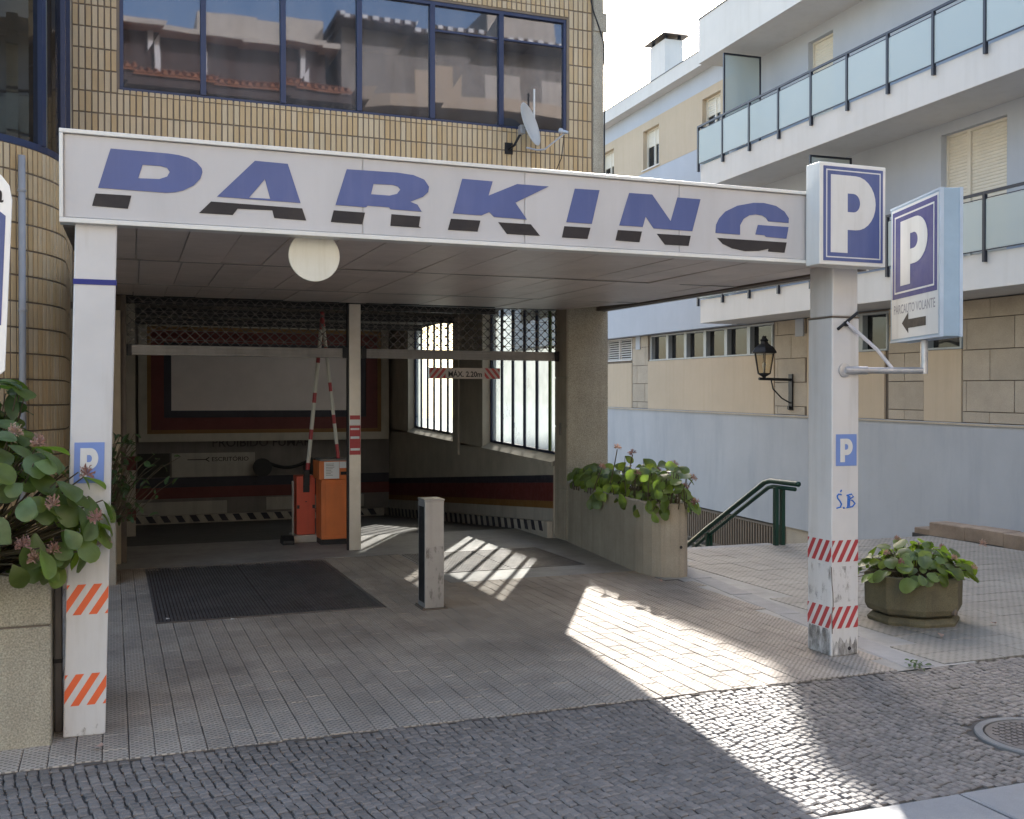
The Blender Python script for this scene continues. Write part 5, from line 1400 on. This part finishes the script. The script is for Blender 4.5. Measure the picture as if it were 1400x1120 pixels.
screen(4.25, 8.221, 10.86); screen(.42, 4.621, 7.44); screen(-8.4, 8.221, 10.86)
# windows with roller shutters
def shutter(parent, s0, s1, z0, z1, o_):
    b = MB(); n = max(3, int((z1 - z0) / .065)); h = (z1 - z0) / n
    for k in range(n):
        z = z0 + k * h
        b.add([B(s0, o_, z), B(s1, o_, z), B(s1, o_ + .012, z + h * .35), B(s0, o_ + .012, z + h * .35), B(s1, o_ + .008, z + h * .85), B(s0, o_ + .008, z + h * .85), B(s1, o_, z + h), B(s0, o_, z + h)], [(0, 1, 2, 3), (3, 2, 4, 5), (5, 4, 6, 7)])
    build('shutter', b, SHUT, parent, recalc=False)
def bwindow(s0, s1, z0, z1, o_, closed=1.0, split=None, mat=SHUT):
    fr = MB(); w = .05
    fr.box(s0, s0 + w, o_ - .2, o_ - .13, z0, z1, 0, B); fr.box(s1 - w, s1, o_ - .2, o_ - .13, z0, z1, 0, B); fr.box(s0 + w, s1 - w, o_ - .2, o_ - .13, z1 - w, z1, 0, B); fr.box(s0 + w, s1 - w, o_ - .2, o_ - .13, z0, z0 + w, 0, B)
    if split: fr.box(split - .045, split + .045, o_ - .2, o_ - .125, z0 + w, z1 - w, 0, B)
    elif closed < 1: fr.box((s0 + s1) / 2 - .035, (s0 + s1) / 2 + .035, o_ - .2, o_ - .14, z0 + w, z1 - w, 0, B)
    t = build('window', fr, mat, ab)
    zc = z1 - w - (z1 - z0 - 2 * w) * closed
    parts = [(s0 + w, s1 - w)] if not split else [(s0 + w, split - .05), (split + .05, s1 - w)]
    for a, b_ in parts: shutter(t, a, b_, zc, z1 - w, o_ - .17)
    if closed < 1: bb_('pane', s0 + w, s1 - w, o_ - .19, o_ - .184, z0 + w, zc, DARKGL, t)
    bb_('window_board', s0 - .04, s1 + .04, o_ - .2, o_ + .05, z0 - .04, z0 - .001, BWHITE, t)
for h in W_UP: bwindow(*h, 0)
for h in W_LO: bwindow(*h, 0, split=h[0] + (h[1] - h[0]) * .64)
for h in W_FAR: bwindow(*h, OFF_F, closed=.42)
# ground floor: stone blocks, beige panels, strip window, louvred vent
ST0, ST1 = 1.60, 3.984
strip_ = (3.98, 11.30, 3.16, 3.97); small = (-.6, 1.35, 3.10, 3.95); small2 = (-2.84, -1.77, 3.06, 3.6); vent = (12.72, 15.6, 3.20, 3.97)
b = MB(); wall_holes(b, S0, S1, -.3, -.02, -2.34, ST1, [strip_, small, small2, vent]); build('ground_floor_wall', b, SOFFDARK, ab)
for a, c, z0, z1 in ((3.9, 11.42, ST0, 3.14), (12.68, 16.0, ST0, 3.12), (1.7, 2.42, ST0, 3.984), (-.5, .62, ST0, 3.08), (-2.84, -1.76, ST0, 3.04)):
    bb_('beige_panel', a, c, -.019, .03, z0, z1, BEIGE, ab, .006)
for a, c in ((2.56, 2.9), (12.0, 12.32)): bb_('wall', a, c, -.019, .05, 3.55, 3.984, RENDER)
rows_ = [1.60, 1.815, 2.415, 3.015, 3.615, 3.984]
skip = [(3.88, 11.44, 0, 3.985), (12.66, 16.02, 0, 3.985), (1.68, 2.44, 0, 3.99), (-.62, 1.37, 0, 3.985), (-2.86, -1.75, 0, 3.61)]
for ri in range(5):
    z0, z1 = rows_[ri], rows_[ri + 1]
    s = -10.9 + (.61 if ri % 2 else 0)
    while s < 20:
        segs = [(s, s + 1.22)]
        for a, c, za, zb in skip:
            if z0 >= zb - .05: continue
            new = []
            for p_, q2 in segs:
                if q2 <= a or p_ >= c: new.append((p_, q2)); continue
                if p_ < a: new.append((p_, a))
                if q2 > c: new.append((c, q2))
            segs = new
        for p_, q2 in segs:
            if q2 - p_ > .1: bb_('stone_block', p_ + .008, q2 - .008, -.019, .012 + random.uniform(0, .008), z0 + .008, z1 - .008, CLAD, ab, .006)
        s += 1.22
def strip_window(s0, s1, z0, z1, n):
    fr = MB(); fr.box(s0, s1, -.16, -.03, z1 - .05, z1, 0, B); fr.box(s0, s1, -.16, .035, z0 - .01, z0 + .03, 0, B); fr.box(s0, s0 + .03, -.159, -.031, z0 + .03, z1 - .05, 0, B); fr.box(s1 - .03, s1, -.159, -.031, z0 + .03, z1 - .05, 0, B)
    t = build('window', fr, BFRAME, ab)
    for k in range(n + 1):
        s = s0 + (s1 - s0) * k / n
        bb_('mullion', max(s0 + .031, s - .08), min(s1 - .031, s + .08), -.15, .0, z0 + .031, z1 - .051, BFRAME, t)
    for k in range(n):
        a = s0 + (s1 - s0) * k / n + .085; c = s0 + (s1 - s0) * (k + 1) / n - .085
        bb_('pane', a, c, -.14, -.135, z0 + .031, z1 - .051, DARKGL, t)
strip_window(*strip_, 6); strip_window(*small, 2); strip_window(*small2, 1)
fr = MB(); fr.box(vent[0], vent[1], -.12, -.01, vent[3] - .04, vent[3], 0, B); fr.box(vent[0], vent[1], -.12, .04, vent[2], vent[2] + .04, 0, B)
for s in (vent[0], 13.75, 14.8, vent[1] - .05): fr.box(s, s + .05, -.10, .005, vent[2] + .041, vent[3] - .041, 0, B)
vt = build('louvre_vent', fr, BWHITE, ab)
for k in range(9):
    z = vent[2] + .06 + k * .078
    sl_ = MB(); sl_.hexa([B(vent[0], -.08, z + .03), B(vent[1], -.08, z + .03), B(vent[1], -.08, z + .045), B(vent[0], -.08, z + .045)], [B(vent[0], -.012, z - .005), B(vent[1], -.012, z - .005), B(vent[1], -.012, z + .01), B(vent[0], -.012, z + .01)])
    build('slat', sl_, BWHITE, vt)
bb_('vent_back', vent[0], vent[1], -.299, -.2, vent[2], vent[3], DARKROOM)
# blue low wall in front of it, barred basement below
bb_('plinth_wall', S0, S1, .0305, .12, -1.2, 1.596, LOWREND)
b = MB(); b.box(S0, S1, .121, .15, 1.55, 1.585, 0, B); build('ledge', b, CLAD, ab)
bg = bb_('basement_wall', 2.1, S1, -.019, .05, -2.34, -1.205, CLAD)
b = MB(); b.box(3.3, 11, .0505, .09, -1.30, -1.25, 0, B); b.box(3.3, 11, .0505, .09, -2.2, -2.15, 0, B); gb = build('barred_gate', b, SOFFDARK, ab)
bb_('gate_back', 3.3, 11, .0502, .0504, -2.3, -1.21, DARKROOM, ab)
b = MB()
for k in range(58): b.box(3.3 + k * .132, 3.345 + k * .132, .055, .085, -2.149, -1.301, 0, B)
build('bars', b, M('brown_bars', (.2, .15, .11), rough=.6, bump=.1), gb)
bb_('basement_vent', .1, 1.5, .03, .06, -2.0, -1.22, DARKROOM)
b = MB()
for k in range(4): b.box(.1 + k * .4, .15 + k * .4, .061, .09, -2.0, -1.22, 0, B)
build('vent_bars', b, DARKIRON, ab)
# chimney
c_ = MB(); c_.box(16.45, 17.75, -3.8, -3.05, 11.2, 15.55, 0, B); ch = build('chimney', c_, BWHITE, ab)
c_ = MB(); c_.hexa([B(16.2, -4.0, 15.68), B(18.0, -4.0, 15.68), B(18.0, -2.85, 15.68), B(16.2, -2.85, 15.68)], [B(16.5, -3.75, 15.86), B(17.7, -3.75, 15.86), B(17.7, -3.1, 15.86), B(16.5, -3.1, 15.86)])
for s in (16.5, 17.6):
    for o_ in (-3.75, -3.2): c_.box(s, s + .1, o_, o_ + .1, 15.551, 15.679, 0, B)
build('cap', c_, RAILM, ch)
# small details on the recessed walls
bb_('wall_light', 2.9, 3.06, .001, .09, 6.3, 6.5, BARALU)

# wall lantern
lan = thing('wall_lantern', 'black wrought iron wall lantern on a bracket against the stone pier', 'street lamp', B(3.1, .02, 2.3))
def BB(s, o_, z): return Vector(B(s, o_, z))
b = MB(); b.box(3.02, 3.18, .021, .06, 1.72, 2.62, 0, B); b.tube([BB(3.1, .06, 2.48), BB(3.1, .95, 2.50)], .035, 8); b.tube([BB(3.1, .06, 1.9), BB(3.1, .30, 2.02), BB(3.1, .55, 2.25), BB(3.1, .6, 2.47)], .018, 6); b.tube([BB(3.1, -.0 + .02, 1.78), BB(3.1, .12, 1.78)], .05, 8)
build('bracket', b, DARKIRON, lan)
lc_ = BB(3.1, .80, 2.55)
b = MB(); b.lathe([(.03, -.08), (.05, 0), (.14, .05), (.17, .06), (.17, .09), (.0, .09)], lc_, 6)
for k in range(6):
    a = math.pi * 2 * k / 6
    b.tube([lc_ + Vector((.165 * math.cos(a), .165 * math.sin(a), .08)), lc_ + Vector((.255 * math.cos(a), .255 * math.sin(a), .58))], .013, 5)
build('cage', b, DARKIRON, lan)
b = MB(); b.lathe([(.33, .58), (.33, .61), (.26, .72), (.11, .82), (.09, .88), (.12, .90), (.05, .97), (.06, 1.0), (0, 1.02)], lc_, 6); build('cap', b, DARKIRON, lan)
b = MB(); b.lathe([(.15, .09), (.235, .575)], lc_, 6); b.f = b.f[:-2]; b.m = b.m[:-2]; build('glass', b, LAMPGL, lan, recalc=False)
b = MB(); b.lathe([(.03, .1), (.03, .2), (.045, .25), (.05, .32), (.0, .38)], lc_, 12); build('bulb', b, WHITE, lan, smooth=True)

# ================================================================== HOUSES ACROSS THE STREET (seen mirrored in the ribbon window)
oh = thing('tiled_house', 'terracotta roofed house across the street mirrored in the left window panes', 'house', (2, -9, 0))
def ob(name, x0, x1, y0, y1, z0, z1, mat, parent): return bx(name, x0, x1, y0, y1, z0, z1, mat, parent)
ob('wall', -9, 7.4, -17, -9, -.011, 12.6, OPWALL, oh)
for z in (1.2, 4.6, 8.2):
    for k in range(6):
        x = -7.6 + k * 2.5
        w = MB(); w.box(x, x + .06, -8.999, -8.95, z, z + 1.7); w.box(x + 1.14, x + 1.2, -8.999, -8.95, z, z + 1.7); w.box(x + .06, x + 1.14, -8.999, -8.95, z, z + .06); w.box(x + .06, x + 1.14, -8.999, -8.95, z + 1.64, z + 1.7)
        t = build('window', w, WHITE, oh); ob('pane', x + .06, x + 1.14, -8.999, -8.98, z + .06, z + 1.64, DARKGL, t)
b = MB(); b.box(-9.3, 7.7, -9.9, -8.3, 12.3, 12.6); build('eaves', b, OPRED, oh)
rf = MB(); rf.hexa([(-9.3, -8.2, 12.602), (7.7, -8.2, 12.602), (7.7, -10.6, 13.4), (-9.3, -10.6, 13.4)], [(-9.3, -8.2, 12.68), (7.7, -8.2, 12.68), (7.7, -10.6, 13.48), (-9.3, -10.6, 13.48)])
rr2 = build('roof', rf, TERRA, oh)
for k in range(72):
    x = -9.2 + k * .235
    b = MB(); n = 5
    b.hexa([(x, -8.15, 12.68), (x + .17, -8.15, 12.68), (x + .17, -10.6, 13.485), (x, -10.6, 13.485)], [(x + .05, -8.15, 12.78), (x + .12, -8.15, 12.78), (x + .12, -10.6, 13.585), (x + .05, -10.6, 13.585)])
    build('roof_tile', b, TERRA, rr2)
ob('upper_wall', -9, 7.2, -17, -10.7, 12.601, 14.7, OPRED, oh)
for x in (-4, 1.2, 3.0, 6.4): ob('pillar', x, x + .18, -10.69, -10.5, 13.4, 14.7, WHITE, oh)
b = MB(); b.box(-9.3, 7.6, -17, -9.9, 14.701, 14.88); build('upper_roof', b, OPWALL, oh)
ob('terrace_wall', 2.6, 7.2, -12, -10.4, 14.881, 15.7, OPWALL, oh)
oa = thing('balcony_block', 'pale block with curved balconies across the street mirrored in the right panes', 'building', (13, -9, 0))
ob('wall', 7.7, 26, -18, -10.2, -.011, 9.5, OPWALL, oa); ob('wall', 7.7, 26, -18, -10.2, 9.501, 15.6, OPUP, oa)
for fl_, z in enumerate((3.4, 6.7, 10.0, 13.2)):
    pts = []
    for k in range(21):
        x = 8.1 + 17.4 * k / 20; pts.append((x, -9.0 + .55 * math.sin(math.pi * min(1, k / 12)) - (.0 if k else .3)))
    b = MB(); b.prism([(8.1, -10.199)] + pts + [(25.5, -10.199)], z - .45, z, I3); build('balcony_slab', b, BEIGE, oa)
    for k in range(6):
        a = pts[2 + k * 3]; c = pts[min(20, 4 + k * 3)]
        b = MB(); b.hexa([(a[0], a[1] - .08, z + .001), (c[0], c[1] - .08, z + .001), (c[0], c[1] - .03, z + .001), (a[0], a[1] - .03, z + .001)], [(a[0], a[1] - .08, z + .9), (c[0], c[1] - .08, z + .9), (c[0], c[1] - .03, z + .9), (a[0], a[1] - .03, z + .9)]); build('parapet_panel', b, OPWALL if k % 3 else BEIGE, oa)
    for k in range(5):
        x = 9.2 + k * 3.3; w = MB(); w.box(x, x + 1.5, -10.199, -10.15, z - 2.9, z - .9); build('window', w, DARKGL, oa)
b = MB(); b.box(7.5, 26.2, -18, -9.3, 15.601, 15.8); build('roof_edge', b, OPRED, oa)
b = MB()
for k in range(46): b.box(7.6 + k * .4, 7.8 + k * .4, -9.35, -9.2, 15.64, 15.78)
build('eave_ends', b, WHITE, oa)
ob('stair_tower', 14.5, 17.5, -16, -13, 15.801, 18.2, OPWALL, oa)

# small litter and fallen leaves
for k, (x, y, lab) in enumerate(((.47, 10.02, 'tiny white paper scrap at the front left corner of the entry lane grate'), (1.02, 9.80, 'white paper scrap on the tiles just in front of the entry lane grate'))):
    b = MB(); b.add([(x - .018, y - .012, .006), (x + .016, y - .016, .009), (x + .02, y + .012, .006), (x - .012, y + .016, .014)], [(0, 1, 2, 3)])
    tag(build('paper_scrap', b, PAPER, recalc=False), lab, 'litter')
for k, (x, y, lab) in enumerate(((5.62, 10.1, 'brown fallen leaf in front of the rounded planter end'), (7.35, 7.15, 'brown fallen leaf on the plaza to the right of the octagonal planter'), (-.1, 6.45, 'brown fallen leaf in front of the left white column'), (6.5, 6.9, 'brown fallen leaf between the octagonal planter and the cobbles'))):
    o = bpy.data.objects.new('fallen_leaf', leaf_mesh('fallen_leaf', FLOWER, .7, .12, -.1, .05, 30 + k)); COL.objects.link(o)
    o.location = (x, y, .012); o.rotation_euler = (.1, .15, k * 1.9); o.scale = (.07, .07, .07)
    tag(o, lab, 'leaf')
